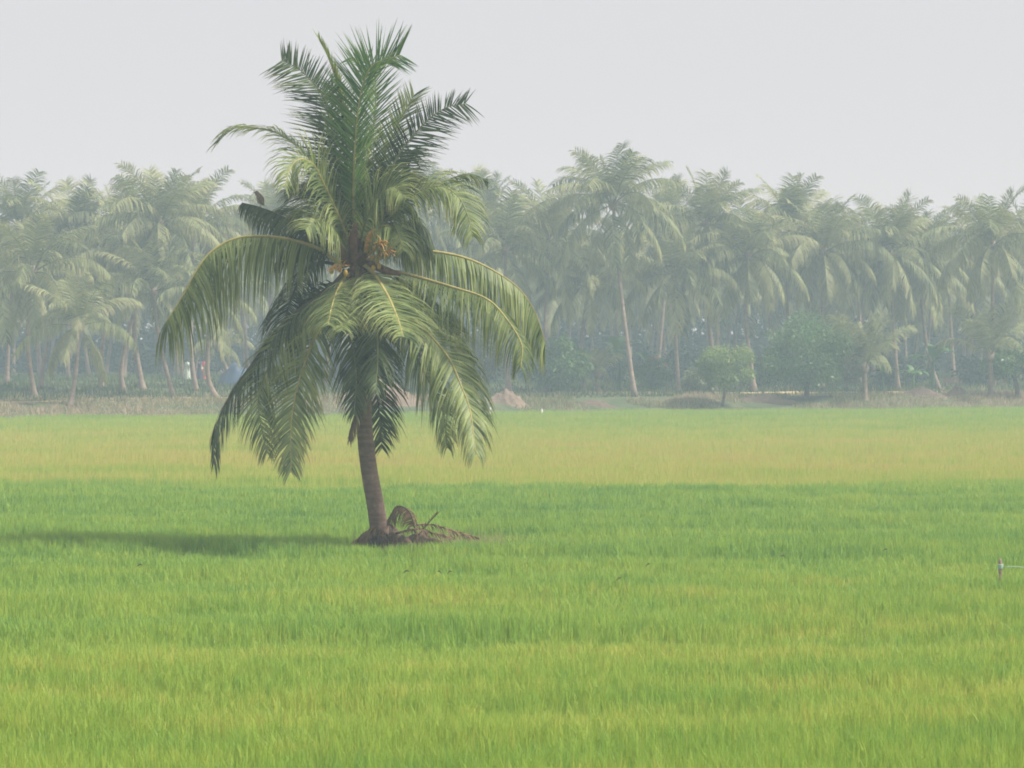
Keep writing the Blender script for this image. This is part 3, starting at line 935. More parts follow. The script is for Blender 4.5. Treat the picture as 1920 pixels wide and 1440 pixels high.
# scattered dry leaves on the crop
for i, (u, v, du, dv, lab) in enumerate([
        (762, 1073, 12, -3, 'curled brown leaf on the rice just below the palm foot, left of a pair'),
        (824, 1074, 9, 5, 'brown leaf on the rice below the litter mound, left leaf of a pair'),
        (843, 1074, 9, -4, 'brown leaf on the rice below the litter mound, right leaf of a pair'),
        (262, 1061, 12, -3, 'dark curled leaf on the rice at left below the tree shadow'),
        (1160, 1087, 10, -6, 'dry brown leaf on the rice right of centre, nearest of the scattered ones'),
        (1215, 1060, 9, -5, 'dry brown leaf on the rice right of centre, farther back'),
        (1468, 1044, 10, 1, 'thin dry leaf on the rice well right of the palm'),
        (1660, 1032, 9, -2, 'thin dry leaf on the rice toward the wooden stake')]):
    Yl = F * (H - 0.1) / (v - VH)
    a, b = P(u - du / 2, v - dv / 2, Yl), P(u + du / 2, v + dv / 2, Yl)
    mid = a.lerp(b, 0.5) + Vector((0, 0, 0.025))
    mb = MB()
    pts, _ = catmull([a, mid, b], 7)
    up = Vector((0, -0.5, 0.85)).normalized()
    mb.strip([p - mid for p in pts], [up] * 7, [0.006, 0.022, 0.032, 0.034, 0.03, 0.02, 0.004], var=0.3)
    o = mb.build('dry_leaf', M['dry_leaf']); o.location = mid
    tag(o, lab, 'dry leaf', 'dry leaves scattered on the rice')

# ------------------------------------------------------------------ stake and cord in the crop
Ys = F * (H - 0.0) / (1080 - VH)
mb = MB()
b0, b1 = P(1875, 1078, Ys), P(1875.5, 1048, Ys)
b0 = b0 + Vector((0, 0, -0.42))
st = 14
mb.tube([b0.lerp(b1, k / st) + Vector((0.004 * math.sin(k * 1.7), 0, 0)) - b1 for k in range(st + 1)], [0.027 + 0.003 * math.sin(k * 2.1) for k in range(st + 1)], seg=8)
o = mb.build('wooden_stake', M['stake'], smooth_shade=False); o.location = b1
tag(o, 'short reddish wooden stake standing in the rice at the right edge', 'stake')
mb = MB()
c0 = P(1876, 1062, Ys)
hel = []
for k in range(70):
    a = k * 0.5
    hel.append(Vector((math.cos(a) * 0.038, math.sin(a) * 0.038, 0.035 - 0.075 * k / 69)))
mb.tube(hel, [0.011] * 70, seg=5)
tail = [Vector((0.04, -0.03, -0.02)), Vector((0.18, -0.03, 0.0)), Vector((0.36, -0.02, -0.012)), Vector((0.7, 0.0, -0.03)), Vector((1.2, 0.05, -0.02)), Vector((2.6, 0.1, 0.05)), Vector((4.2, 0.2, 0.03))]
tpnt, _ = catmull(tail, 40)
mb.tube(tpnt, [0.007] * 40, seg=5)
o = mb.build('cord', M['cord'], smooth_shade=True); o.location = c0
tag(o, 'pale green cord wound round the wooden stake and running off to the right', 'cord')

# ------------------------------------------------------------------ bird on the palm
bc = P(488, 373, Y0 + 0.15)
bird = thing('bird', bc, 'small brown bird perched on a dark frond at the left of the lone palm', 'bird')
mb = MB()
ax = Vector((0.10, 0, -0.21)).normalized()
rings = [(-0.175, 0.012), (-0.165, 0.030), (-0.145, 0.042), (-0.12, 0.044), (-0.10, 0.045), (-0.06, 0.062), (0.0, 0.074), (0.05, 0.066), (0.09, 0.045), (0.12, 0.024), (0.14, 0.006)]
pts = [ax * s + (Vector((-0.012, 0, 0)) if s < -0.11 else Vector((0, 0, 0))) for s, r in rings]
mb.tube(pts, [r for s, r in rings], seg=10)
for s in (-1, 1):
    mb.tube([ax * 0.07 + Vector((0, 0.02 * s, 0)), ax * 0.10 + Vector((-0.03, 0.022 * s, -0.02)), ax * 0.10 + Vector((-0.035, 0.022 * s, -0.085))], [0.012, 0.006, 0.005], seg=5)
mb.build('body', M['feather'], bird, smooth_shade=True)
for s in (-1, 1):
    mb = MB()
    mb.blob(ax * 0.03 + Vector((0.012, 0.052 * s, 0)), 0.03, 0.014, 0.115, 8, 7, axis=Vector((0, 0, -1)).rotation_difference(ax).to_matrix())
    mb.build('wing', M['feather'], bird, smooth_shade=True)
mb = MB(); mb.strip([ax * 0.09, ax * 0.15, ax * 0.235], [Vector((0, 1, 0))] * 3, [0.03, 0.045, 0.05]); mb.build('tail', M['feather'], bird)
mb = MB(); hp = ax * -0.145 + Vector((-0.04, 0, 0)); mb.tube([hp, hp + Vector((-0.02, 0, -0.003)), hp + Vector((-0.038, 0, -0.01))], [0.012, 0.008, 0.002], seg=6); mb.build('beak', M['beak'], bird)
mb = MB(); mb.blob(ax * 0.01 + Vector((-0.03, -0.01, -0.01)), 0.045, 0.05, 0.075, 8, 6); mb.build('breast', M['feather_pale'], bird, smooth_shade=True)

# ------------------------------------------------------------------ grove palms
TPL = []            # (elevation class, leaflet mesh, midrib mesh)
defs = [(84, 62, 0.20), (74, 34, 0.30), (62, 4, 0.5), (47, -28, 0.8), (28, -52, 1.2), (8, -68, 1.4), (-18, -78, 1.3), (-48, -86, 1.0)]
for ci, (e0, e1, gr) in enumerate(defs):
    for var in range(2):
        pts = [Vector((0.12, 0, 0))]
        N = 12
        for k in range(N):
            t = k / (N - 1)
            e = R(e0 + (e1 - e0) * t ** (1.15 + 0.35 * var))
            pts.append(pts[-1] + Vector((math.cos(e), (0.06 if var else -0.05) * t, math.sin(e))) * ((3.6, 4.1, 4.6, 4.9, 4.9, 4.9, 4.7, 4.4)[ci] / N))
        a, b = frond(pts, 100 + ci * 2 + var, Lmax=1.35 if ci > 1 else 1.25, n=(44, 46, 50, 58, 62, 64, 64, 60)[ci], width=0.062, hint=(-0.5, 0, 1) if ci < 3 else (0, 0, 1), grav=gr,
                     fwd=(16, 48) if ci > 2 else (24, 48), lift=(0.2, 0.2, 0.1, 0, -0.2, -0.3, -0.2, 0)[ci], rbase=0.05, segs=2, clump=0.45, seg_r=4, roll=(0, 30 if var else -25), tipend=0.45)
        TPL.append((a.mesh('frond', M['frond_grove']), b.mesh('midrib', M['midrib_green'])))


def crown_set(rnd, full=1.0, droop=0.0):
    """list of (template, azimuth, scale)"""
    out = []
    k = 0
    spec = [(0, 2), (1, 4), (2, 5), (3, 5), (4, 5), (5, 4), (6, 3), (7, 2)]
    for ci, n in spec:
        n = max(1, round(n * full))
        if ci >= 5: n = max(0, round(n * (1 + droop)))
        for _ in range(n):
            out.append((ci * 2 + rnd.randint(0, 1), k * 2.39996 + rnd.uniform(-0.35, 0.35), rnd.uniform(0.85, 1.12)))
            k += 1
    return out


def grove_palm(label, crown, base, mid=None, size=1.0, seed=0, full=1.0, droop=0.0, group='coconut palms of the grove', trunk_r=0.17, parts=True, Y=None, specs=None):
    rnd = random.Random(seed * 13 + 5)
    Yb = Y or yfor(*base)
    xb = (base[0] - UC) / F * Yb
    B = Vector((xb, Yb, gz(xb, Yb) - 0.1))
    Cn = P(crown[0], crown[1], Yb + rnd.uniform(-0.8, 0.8))
    t = thing('coconut_palm', B, label, 'palm tree', group)
    ctrl = [B]
    if mid: ctrl.append(P(mid[0], mid[1], Yb + (Cn.y - Yb) * 0.5))
    else: ctrl.append(B.lerp(Cn, 0.5) + Vector((rnd.uniform(-0.25, 0.25), 0, 0)))
    ctrl.append(Cn)
    pts, L = catmull([p - B for p in ctrl], 22)
    mb = MB()
    mb.tube(pts, [trunk_r * (1.0 - 0.35 * k / 21 + 0.75 * math.exp(-k * 0.9)) * (1 + 0.04 * math.sin(k * 2.3)) for k in range(22)], seg=9)
    c = pts[-1]
    mb.blob(c, 0.30, 0.30, 0.42, 8, 6, 0.15, rnd)
    mb.build('trunk', M['bark_grove'], t, smooth_shade=True)
    fr = specs if specs else crown_set(rnd, full, droop)
    rx = rnd.uniform(-0.10, 0.10); ry = rnd.uniform(-0.10, 0.10)
    if parts:
        for (ti, az, sc) in fr:
            o = bpy.data.objects.new('frond', TPL[ti][0]); col.objects.link(o); o.parent = t
            o.location = c + Vector((0, 0, rnd.uniform(-0.15, 0.15))); o.rotation_euler = (rx, ry, az); o.scale = (sc * size,) * 3
            q = bpy.data.objects.new('midrib', TPL[ti][1]); col.objects.link(q); q.parent = o
    else:
        vv, ff, aa, bb = [], [], [], []
        for (ti, az, sc) in fr:
            me = TPL[ti][0]
            k0 = len(vv)
            Mx = Matrix.Translation(c) @ Matrix.Rotation(az, 4, 'Z') @ Matrix.Scale(sc * size, 4)
            vv += [Mx @ v.co for v in me.vertices]
            ff += [tuple(i + k0 for i in p.vertices) for p in me.polygons]
            aa += [d.value for d in me.attributes['var'].data]; bb += [d.value for d in me.attributes['along'].data]
        mb = MB(); mb.v, mb.f, mb.a, mb.b = vv, ff, aa, bb
        mb.build('crown', M['frond_grove'], t)
    return t


YOUNG = lambda rnd: [(ci * 2 + rnd.randint(0, 1), k * 2.39996 + rnd.uniform(-.3, .3), rnd.uniform(0.85, 1.1)) for k, ci in enumerate([0, 0, 1, 1, 1, 1, 2, 2, 2, 3, 3, 4])]
G = [
    # label, crown, base, mid, size, full, droop
    ('coconut palm at the far left edge, drooping fronds hanging over the frame side', (-12, 520), (-8, 742), None, 1.0, 0.9, 0.3),
    ('tall palm at the left edge with spiky fronds standing above its neighbours', (38, 425), (12, 722), None, 1.05, 1.0, 0.0),
    ('left palm with yellowish fruit stalks, its trunk curving down to the bank', (61, 510), (65, 745), (52, 640), 1.0, 0.9, 0.2),
    ('palm with a rounded top rising behind the short leftmost palm', (137, 438), (75, 730), (90, 640), 1.05, 1.0, 0.1),
    ('shortest palm in front at left, pale hanging fronds, rooted lowest on the bank', (146, 612), (131, 761), (143, 690), 0.85, 0.6, 0.2),
    ('slim palm crown in the gap left of the two tall twin crowns', (222, 432), (190, 732), (191, 660), 0.95, 0.9, 0.0),
    ('broad palm with arching pale fronds and a dark trunk with flared foot', (258, 488), (268, 733), (252, 625), 1.1, 1.0, 0.3),
    ('left of the two tall twin crowns at the left of the lone palm', (300, 420), (231, 738), (232, 660), 1.05, 1.0, 0.0),
    ('right of the two tall twin crowns at the left of the lone palm', (362, 428), (367, 733), (358, 640), 1.0, 1.0, 0.0),
    ('palm with a pale trunk leaning left, just left of the walking people', (287, 545), (326, 747), (299, 640), 0.9, 0.8, 0.2),
    ('palm with an S-shaped trunk just right of the walking people', (396, 560), (406, 746), (389, 695), 0.85, 0.7, 0.1),
    ('small palm beside the blue tarpaulin, low arching yellow frond', (408, 648), (440, 722), (424, 690), 0.6, 0.45, 0.0),
    ('palm crown showing left of the lone palm, behind its perched bird', (515, 425), (500, 730), None, 0.95, 1.0, 0.0),
    ('palm half hidden straight behind the lone palm, lower left', (440, 470), (470, 728), None, 0.9, 0.9, 0.2),
    ('palm almost hidden behind the upper right fronds of the lone palm', (795, 400), (790, 728), None, 1.0, 1.0, 0.1),
    ('palm hidden behind the middle of the lone palm crown', (640, 440), (610, 728), None, 0.9, 0.9, 0.1),
    ('palm with wispy top next to the lone palm at right, back row', (915, 410), (900, 724), None, 1.0, 1.0, 0.1),
    ('palm with pale wide fronds and a stout trunk behind the round earth mound', (948, 470), (954, 741), (950, 660), 1.0, 0.95, 0.2),
    ('palm with a long arching frond to the right and a straight slim trunk', (1032, 452), (1026, 736), (1022, 620), 1.1, 1.0, 0.3),
    ('lower palm with thin hanging fronds left of the tallest palm', (1106, 535), (1095, 736), (1090, 640), 0.95, 0.8, 0.5),
    ('tallest palm of the grove with a round tuft on a long leaning trunk', (1150, 385), (1190, 743), (1166, 560), 1.1, 1.1, 0.2),
    ('palm crown right of the tallest palm, back row', (1252, 425), (1230, 722), None, 0.95, 1.0, 0.1),
    ('palm with mop of drooping fronds on straight grey trunk left of the bright round tree', (1264, 515), (1273, 740), (1266, 620), 1.0, 0.9, 0.4),
    ('palm with a fan of upright fronds above the bright round tree', (1324, 420), (1341, 733), (1328, 580), 1.05, 1.1, 0.1),
    ('palm right of the fan-topped one, trunk meeting the ground right of the bright round tree', (1404, 480), (1415, 736), (1399, 600), 1.05, 1.0, 0.3),
    ('tall palm above the larger dark green tree, left of a close pair', (1482, 436), (1486, 730), (1476, 570), 1.05, 1.0, 0.2),
    ('palm with long fronds sweeping to the right, right one of the close pair', (1543, 470), (1542, 732), None, 1.1, 1.0, 0.3),
    ('palm between the close pair and the highest right-hand crown, back row', (1602, 470), (1610, 720), None, 0.9, 0.9, 0.1),
    ('highest palm at the right with a pale hanging skirt of fronds', (1668, 475), (1684, 733), (1676, 620), 1.15, 1.1, 0.5),
    ('palm with a strongly slanting trunk at the right', (1722, 490), (1760, 730), (1736, 640), 1.1, 1.0, 0.4),
    ('palm behind the slanting trunk with a low ragged crown', (1778, 520), (1790, 722), None, 0.9, 0.8, 0.0),
    ('palm with a dark rounded crown near the right edge', (1860, 460), (1858, 742), None, 1.1, 1.0, 0.3),
    ('palm cut by the right edge of the view, highest of the edge pair', (1922, 455), (1925, 728), None, 1.0, 1.0, 0.1),
    ('slender palm low behind the earth mound and broad-leaved bush', (868, 480), (860, 724), None, 0.95, 0.9, 0.2),
]
for i, (lab, cr, ba, mi, sz, fu, dr) in enumerate(G):
    grove_palm(lab, cr, ba, mi, sz, seed=i + 1, full=fu * 0.92, droop=dr * 0.6, trunk_r=0.20 if i in (6, 17) else 0.16)
rr_ = random.Random(4)
grove_palm('young palm with upright fronds on a short trunk right of the large green tree', (1621, 690), (1621, 752), None, 0.95, 71, specs=YOUNG(rr_), trunk_r=0.2)
grove_palm('young palm with tall upright fronds in front near the right edge', (1856, 668), (1858, 746), None, 1.05, 72, specs=YOUNG(rr_), trunk_r=0.22)
grove_palm('smallest young palm with a drooping pale frond beside the tallest palm', (1120, 700), (1128, 736), None, 0.6, 73, specs=YOUNG(rr_)[2:], trunk_r=0.15)
# back rows
k = 0
for row, (Yr, du, vlo, vhi) in enumerate(((252, 100, 490, 540), (268, 84, 500, 550), (284, 64, 510, 560))):
    u = -60 + 20 * row
    while u < 1990:
        uu = u + rr_.uniform(-20, 20); vv = rr_.uniform(vlo, vhi)
        grove_palm('hazy palm deep in the grove, half hidden behind the front palms', (uu, vv), (uu + rr_.uniform(-25, 25), 712), None, rr_.uniform(0.95, 1.15), 200 + k,
                   group='palms deep in the grove', parts=False, Y=Yr + rr_.uniform(-8, 8), full=0.75)
        u += du; k += 1

# ------------------------------------------------------------------ broad-leaved trees and shrubs
def leafy(name, base, crown_c, rx, rz, label, cat, mat, seed, leaf=0.22, nleaf=5200, nclump=46, trunk_r=0.14, group=None, Y=None, ry=None, shell=0.62):
    rnd = random.Random(seed)
    Yb = Y or yfor(*base)
    xb = (base[0] - UC) / F * Yb
    B = Vector((xb, Yb, gz(xb, Yb) - 0.05))
    C0 = P(crown_c[0], crown_c[1], Yb) - B
    sc = Yb / F
    RX, RZ = rx * sc, rz * sc
    RY = ry or RX
    t = thing(name, B, label, cat, group)
    mb = MB()
    fork = Vector((C0.x * 0.5, 0, max(0.25, C0.z - RZ * 0.9)))
    pts, _ = catmull([Vector((0, 0, 0)), fork * 0.5 + Vector((0.06, 0, 0)), fork], 8)
    mb.tube(pts, [trunk_r * (1.25 - 0.4 * k / 7) for k in range(8)], seg=8)
    cl = []
    for k in range(nclump):
        while True:
            d = Vector((rnd.uniform(-1, 1), rnd.uniform(-1, 1), rnd.uniform(-0.8, 1)))
            if 0.15 < d.length < 1: break
        d = d.normalized() * (d.length ** (1 - shell))
        q = C0 + Vector((d.x * RX, d.y * RY, d.z * RZ)) * 0.82
        cl.append((q, rnd.uniform(0.22, 0.40) * min(RX, RZ * 1.2)))
    for k in range(9):
        q = cl[k * len(cl) // 9][0]
        md = fork.lerp(q, 0.5) + Vector((rnd.uniform(-.2, .2), rnd.uniform(-.2, .2), rnd.uniform(0, .3))) * RX * 0.4
        pp, _ = catmull([fork, md, q], 7)
        mb.tube(pp, [trunk_r * 0.55 * (1 - 0.8 * j / 6) for j in range(7)], seg=5)
    mb.build('trunk', M['bark_tree'], t, smooth_shade=True)
    lf = MB()
    per = nleaf // nclump
    for q, r in cl:
        cv = rnd.uniform(0.2, 0.8)
        for _ in range(per):
            d = Vector((rnd.gauss(0, 1), rnd.gauss(0, 1), rnd.gauss(0, 0.75)))
            d = d.normalized() * (rnd.random() ** 0.45)
            p = q + d * r
            dirn = (d + Vector((rnd.uniform(-.7, .7), rnd.uniform(-.7, .7), rnd.uniform(-.9, .3)))).normalized()
            wv = dirn.cross(Vector((rnd.uniform(-1, 1), rnd.uniform(-1, 1), rnd.uniform(0, 1)))).normalized()
            l = leaf * rnd.uniform(0.6, 1.25)
            lf.strip([p, p + dirn * l * 0.5, p + dirn * l + Vector((0, 0, -0.15 * l))], [wv] * 3, [l * 0.15, l * 0.5, l * 0.06], var=min(1, max(0, cv + rnd.gauss(0, 0.18))))
    lf.build('crown', M[mat], t)
    return t


leafy('broadleaf_tree', (1354, 762), (1362, 684), 66, 41, 'small round bright yellow-green tree with a thin forked trunk on the bank', 'tree', 'leaf_bright', 1, leaf=0.17, nleaf=9500, nclump=38, trunk_r=0.09, shell=0.5)
leafy('shrub', (1318, 740), (1312, 712), 34, 24, 'small pale bush at the left foot of the bright round tree', 'bush', 'leaf_pale', 8, nleaf=2200, trunk_r=0.05)
leafy('shrub', (1230, 736), (1226, 700), 36, 30, 'green bush under the orange-leaved banana plant', 'bush', 'leaf_mid', 9, nleaf=2400, trunk_r=0.05)
leafy('broadleaf_tree', (1510, 750), (1515, 660), 84, 70, 'larger dark green bushy tree right of the bright round tree', 'tree', 'leaf_mid', 2, leaf=0.18, nleaf=14000, nclump=64, trunk_r=0.16)
leafy('broadleaf_tree', (1909, 748), (1896, 676), 62, 38, 'green spreading tree with a dark trunk at the right edge', 'tree', 'leaf_mid', 3, nleaf=6000, nclump=55, trunk_r=0.17)
leafy('shrub', (1062, 738), (1052, 680), 52, 52, 'tall green bush with several thin stems right of the earth mound', 'bush', 'leaf_mid', 4, nleaf=5200, leaf=0.28, trunk_r=0.07)
leafy('shrub', (900, 732), (896, 672), 46, 50, 'pale grey-green bush behind the earth mound, beside the right fronds of the lone palm', 'bush', 'leaf_pale', 5, nleaf=5200, trunk_r=0.08)
leafy('shrub', (1590, 735), (1585, 690), 34, 36, 'pale green bush between the large green tree and the young palm', 'bush', 'leaf_pale', 6, nleaf=3000, trunk_r=0.07)
leafy('shrub', (1420, 733), (1428, 700), 30, 30, 'small leafy bush between the bright round tree and the large green tree', 'bush', 'leaf_mid', 7, nleaf=2600, trunk_r=0.06)

sh = random.Random(9)
for i in range(46):
    u = -30 + i * 44 + sh.uniform(-15, 15)
    far = i % 3
    if u < 480 and far == 0: far = 2
    Yb = (232, 250, 275)[far] + sh.uniform(-6, 6) + (25 if u < 480 else 0)
    hgt = sh.uniform(26, 44)
    xb = (u - UC) / F * Yb
    gv = VH + (H - gz(xb, Yb)) / Yb * F
    leafy('shrub', (u, gv), (u, gv - hgt * 0.75), sh.uniform(26, 46), hgt * 0.8, 'shade-toned shrub of the shady undergrowth between the palm trunks', 'bush', 'leaf_shade_tone', 50 + i,
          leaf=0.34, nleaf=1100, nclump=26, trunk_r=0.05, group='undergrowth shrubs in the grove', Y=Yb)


def banana(label, base, size, seed, dry=False, Y=None):
    rnd = random.Random(seed)
    Yb = Y or yfor(*base)
    xb = (base[0] - UC) / F * Yb
    B = Vector((xb, Yb, gz(xb, Yb) - 0.05))
    t = thing('banana_plant', B, label, 'banana plant', 'banana plants under the palms')
    mb = MB(); top = Vector((0.05, 0, 1.5 * size))
    mb.tube([Vector((0, 0, 0)), top * 0.5, top], [0.13 * size, 0.11 * size, 0.08 * size], seg=8)
    mb.build('stem', M['banana'], t, smooth_shade=True)
    for k in range(9):
        az = k * 2.4 + rnd.uniform(-.3, .3); e0 = R(rnd.uniform(35, 82)); L = rnd.uniform(1.5, 2.1) * size
        pts = [top.copy()]
        for j in range(8):
            e = e0 - R(95) * (j / 7) ** 1.5
            pts.append(pts[-1] + Vector((math.cos(az) * math.cos(e), math.sin(az) * math.cos(e), math.sin(e))) * L / 8)
        side = Vector((-math.sin(az), math.cos(az), 0))
        ws = [0.05, 0.08, 0.35, 0.48, 0.52, 0.5, 0.42, 0.26, 0.03]
        lf = MB()
        for s in (-1, 1):       # two halves folded along the rib
            lf.strip([p + side * s * w_ * size * 0.25 + Vector((0, 0, -0.10 * w_)) for p, w_ in zip(pts, ws)], [side * s] * 9, [w_ * size * 0.5 for w_ in ws], var=rnd.uniform(.2, .8))
        d = dry and k in (2, 5)
        o = lf.build('leaf', M['banana_dry' if d else 'banana'], t)
        if d: o['label'] = 'orange-brown dead leaf'
    return t


banana('banana plant with an orange dead leaf between the tallest palm and the straight grey trunk', (1216, 733), 1.15, 1, True)
banana('large banana plant with broad leaves beside the trunk of the tallest palm', (1160, 731), 1.5, 2)
banana('banana plant with leaves spread beside the slanting trunk', (1748, 731), 1.4, 3)
banana('low banana plant at the foot of the highest right-hand palm', (1655, 737), 0.8, 4)
banana('small banana plant left of the slanting palm trunk', (1712, 734), 0.8, 5)

# far wood behind everything
def far_wood():
    rng = np.random.default_rng(21)
    n = 130000
    X = rng.uniform(-85, 85, n); Y = rng.uniform(292, 325, n)
    top = 9.5 + 4.0 * vnoise(X * 0.16 + 50, Y * 0.1, 31) + 1.8 * vnoise(X * 0.7 + 50, Y * 0.4, 32)
    Z = 0.6 + rng.random(n) ** 1.0 * (top - 0.6)
    lean = rng.uniform(0.2, 0.8, n)
    var = np.clip(vnoise(X * 0.3 + 50, Z * 0.5, 33) + rng.normal(0, 0.15, n), 0, 1)
    o = blade_object('distant_wood', X, Y, Z, Z + rng.uniform(-0.7, 0.7, n), np.where(Z < 5.0, rng.uniform(0.6, 1.0, n), rng.uniform(0.3, 0.6, n)), lean, var, M['leaf_shade_tone'], 22)
    tag(o, 'hazy belt of far trees behind the palm grove', 'wood')


far_wood()

# ------------------------------------------------------------------ mounds, markers, wall, tarp
def mound(u, v, wpx, hpx, label, mat, seed, ryk=0.6, Y=None):
    Yb = Y or yfor(u, v)
    x = (u - UC) / F * Yb
    rx = wpx * Yb / F / 2
    h = hpx * Yb / F
    heap('earth_mound', x, Yb + rx * ryk * 0.3, rx, rx * ryk, h, gz, M[mat], seed, label, 'earth mound', 'heaps of earth on the bank')


mound(952, 757, 98, 22, 'rounded heap of reddish earth on the bank right of the lone palm', 'earth', 3)
mound(715, 758, 180, 36, 'wide heap of pinkish red earth on the bank behind the lone palm trunk', 'earth', 7)
mound(1796, 744, 60, 18, 'small orange sand heap on the bank near the right edge', 'earth', 11)
mound(1735, 746, 130, 15, 'long low dark earth heap left of the small orange sand heap', 'earth_dark', 13, 0.35)
mound(1440, 755, 150, 13, 'low brownish heap of dug earth under the bright round and large green trees', 'earth', 17, 0.3)
mound(1120, 762, 110, 8, 'lowest heap of dug earth, flat, at the field edge in front of the tallest palm', 'earth_dark', 19, 0.3)

for i, (u, v, h, lab) in enumerate(((919, 772, 8, 'white marker post at the field edge below the rounded earth heap'), (1016, 771, 4, 'short white marker peg at the field edge right of the rounded earth heap'))):
    Yb = F * (H - 0) / (v - VH) + 0.3
    a = P(u, v, Yb) + Vector((0, 0, -0.35)); b = P(u, v - h, Yb)
    mb = MB()
    mb.tube([a - a, (b - a) * 0.96, b - a], [0.055, 0.055, 0.03], seg=4)
    o = mb.build('marker_post', M['white']); o.location = a
    tag(o, lab, 'post', 'white markers at the field edge')

# low brick wall at right
Yw = 240.0
a, b = P(1768, 710, Yw), P(1890, 706, Yw)
bm = bmesh.new()
bmesh.ops.create_cube(bm, size=1)
zb = gz(a.x, Yw) - 0.2
bmesh.ops.scale(bm, vec=(b.x - a.x, 0.24, a.z - zb), verts=bm.verts)
bmesh.ops.bevel(bm, geom=bm.edges[:], offset=0.02, segments=2, affect='EDGES')
me = bpy.data.meshes.new('brick_wall'); bm.to_mesh(me); bm.free(); me.materials.append(M['brick'])
wall = thing('brick_wall', ((a.x + b.x) / 2, Yw, (a.z + zb) / 2), 'low dull pink brick wall half hidden behind plants near the right edge', 'wall')
o = bpy.data.objects.new('masonry', me); col.objects.link(o); o.parent = wall
bm = bmesh.new(); bmesh.ops.create_cube(bm, size=1)
bmesh.ops.scale(bm, vec=(b.x - a.x + 0.12, 0.36, 0.10), verts=bm.verts)
bmesh.ops.translate(bm, vec=(0, 0, (a.z - zb) / 2 + 0.052), verts=bm.verts)
bmesh.ops.bevel(bm, geom=bm.edges[:], offset=0.02, segments=2, affect='EDGES')
me = bpy.data.meshes.new('coping'); bm.to_mesh(me); bm.free(); me.materials.append(M['earth'])
o = bpy.data.objects.new('coping', me); col.objects.link(o); o.parent = wall

# blue tarpaulin over a heap
Yt = yfor(440, 722)
ct = P(443, 722, Yt)
vs_, fs_ = [], []
NA, NR = 40, 12
for j in range(NR + 1):
    r = j / NR
    for i in range(NA):
        an = 2 * math.pi * i / NA
        rx = 1.45 * (1 + 0.10 * math.sin(an * 5) * r + 0.12 * noise.noise(Vector((math.cos(an) * 2, math.sin(an) * 2, 4))))
        x, y = math.cos(an) * rx * r ** 0.8, math.sin(an) * 1.0 * r ** 0.8
        z = 1.55 * (1 - r ** 2.2) * (1 + 0.25 * noise.noise(Vector((x * 1.5, y * 1.5, 9)))) + 0.10 * math.sin(an * 7 + r * 3) * r * (1 - r) * 2 + 0.03
        vs_.append((x + 0.25 * (1 - r), y, z))
for j in range(NR):
    for i in range(NA):
        a_ = j * NA + i; b_ = j * NA + (i + 1) % NA
        fs_.append((a_, a_ + NA, b_ + NA, b_))
me = bpy.data.meshes.new('tarpaulin'); me.from_pydata(vs_, [], fs_); me.materials.append(M['tarp'])
me.polygons.foreach_set('use_smooth', [True] * len(me.polygons)); me.update()
o = bpy.data.objects.new('tarpaulin', me); col.objects.link(o); o.location = (ct.x, Yt, gz(ct.x, Yt) - 0.05)
tag(o, 'blue tarpaulin draped over a tall heap among the palms at left', 'tarpaulin')


# ------------------------------------------------------------------ people
def skin_mesh(name, joints, edges, mat, parent, root, sub=1):
    me = bpy.data.meshes.new(name)
    me.from_pydata([j[0] for j in joints], edges, [])
    me.materials.append(mat)
    o = bpy.data.objects.new(name, me); col.objects.link(o); o.parent = parent
    md = o.modifiers.new('skin', 'SKIN'); md.use_smooth_shade = True
    for k, j in enumerate(joints):
        sv = me.skin_vertices[0].data[k]
        sv.radius = (j[1], j[1]) if not isinstance(j[1], tuple) else j[1]
        sv.use_root = (k == root)
    ms = o.modifiers.new('smooth', 'SUBSURF'); ms.levels = sub; ms.render_levels = sub
    return o


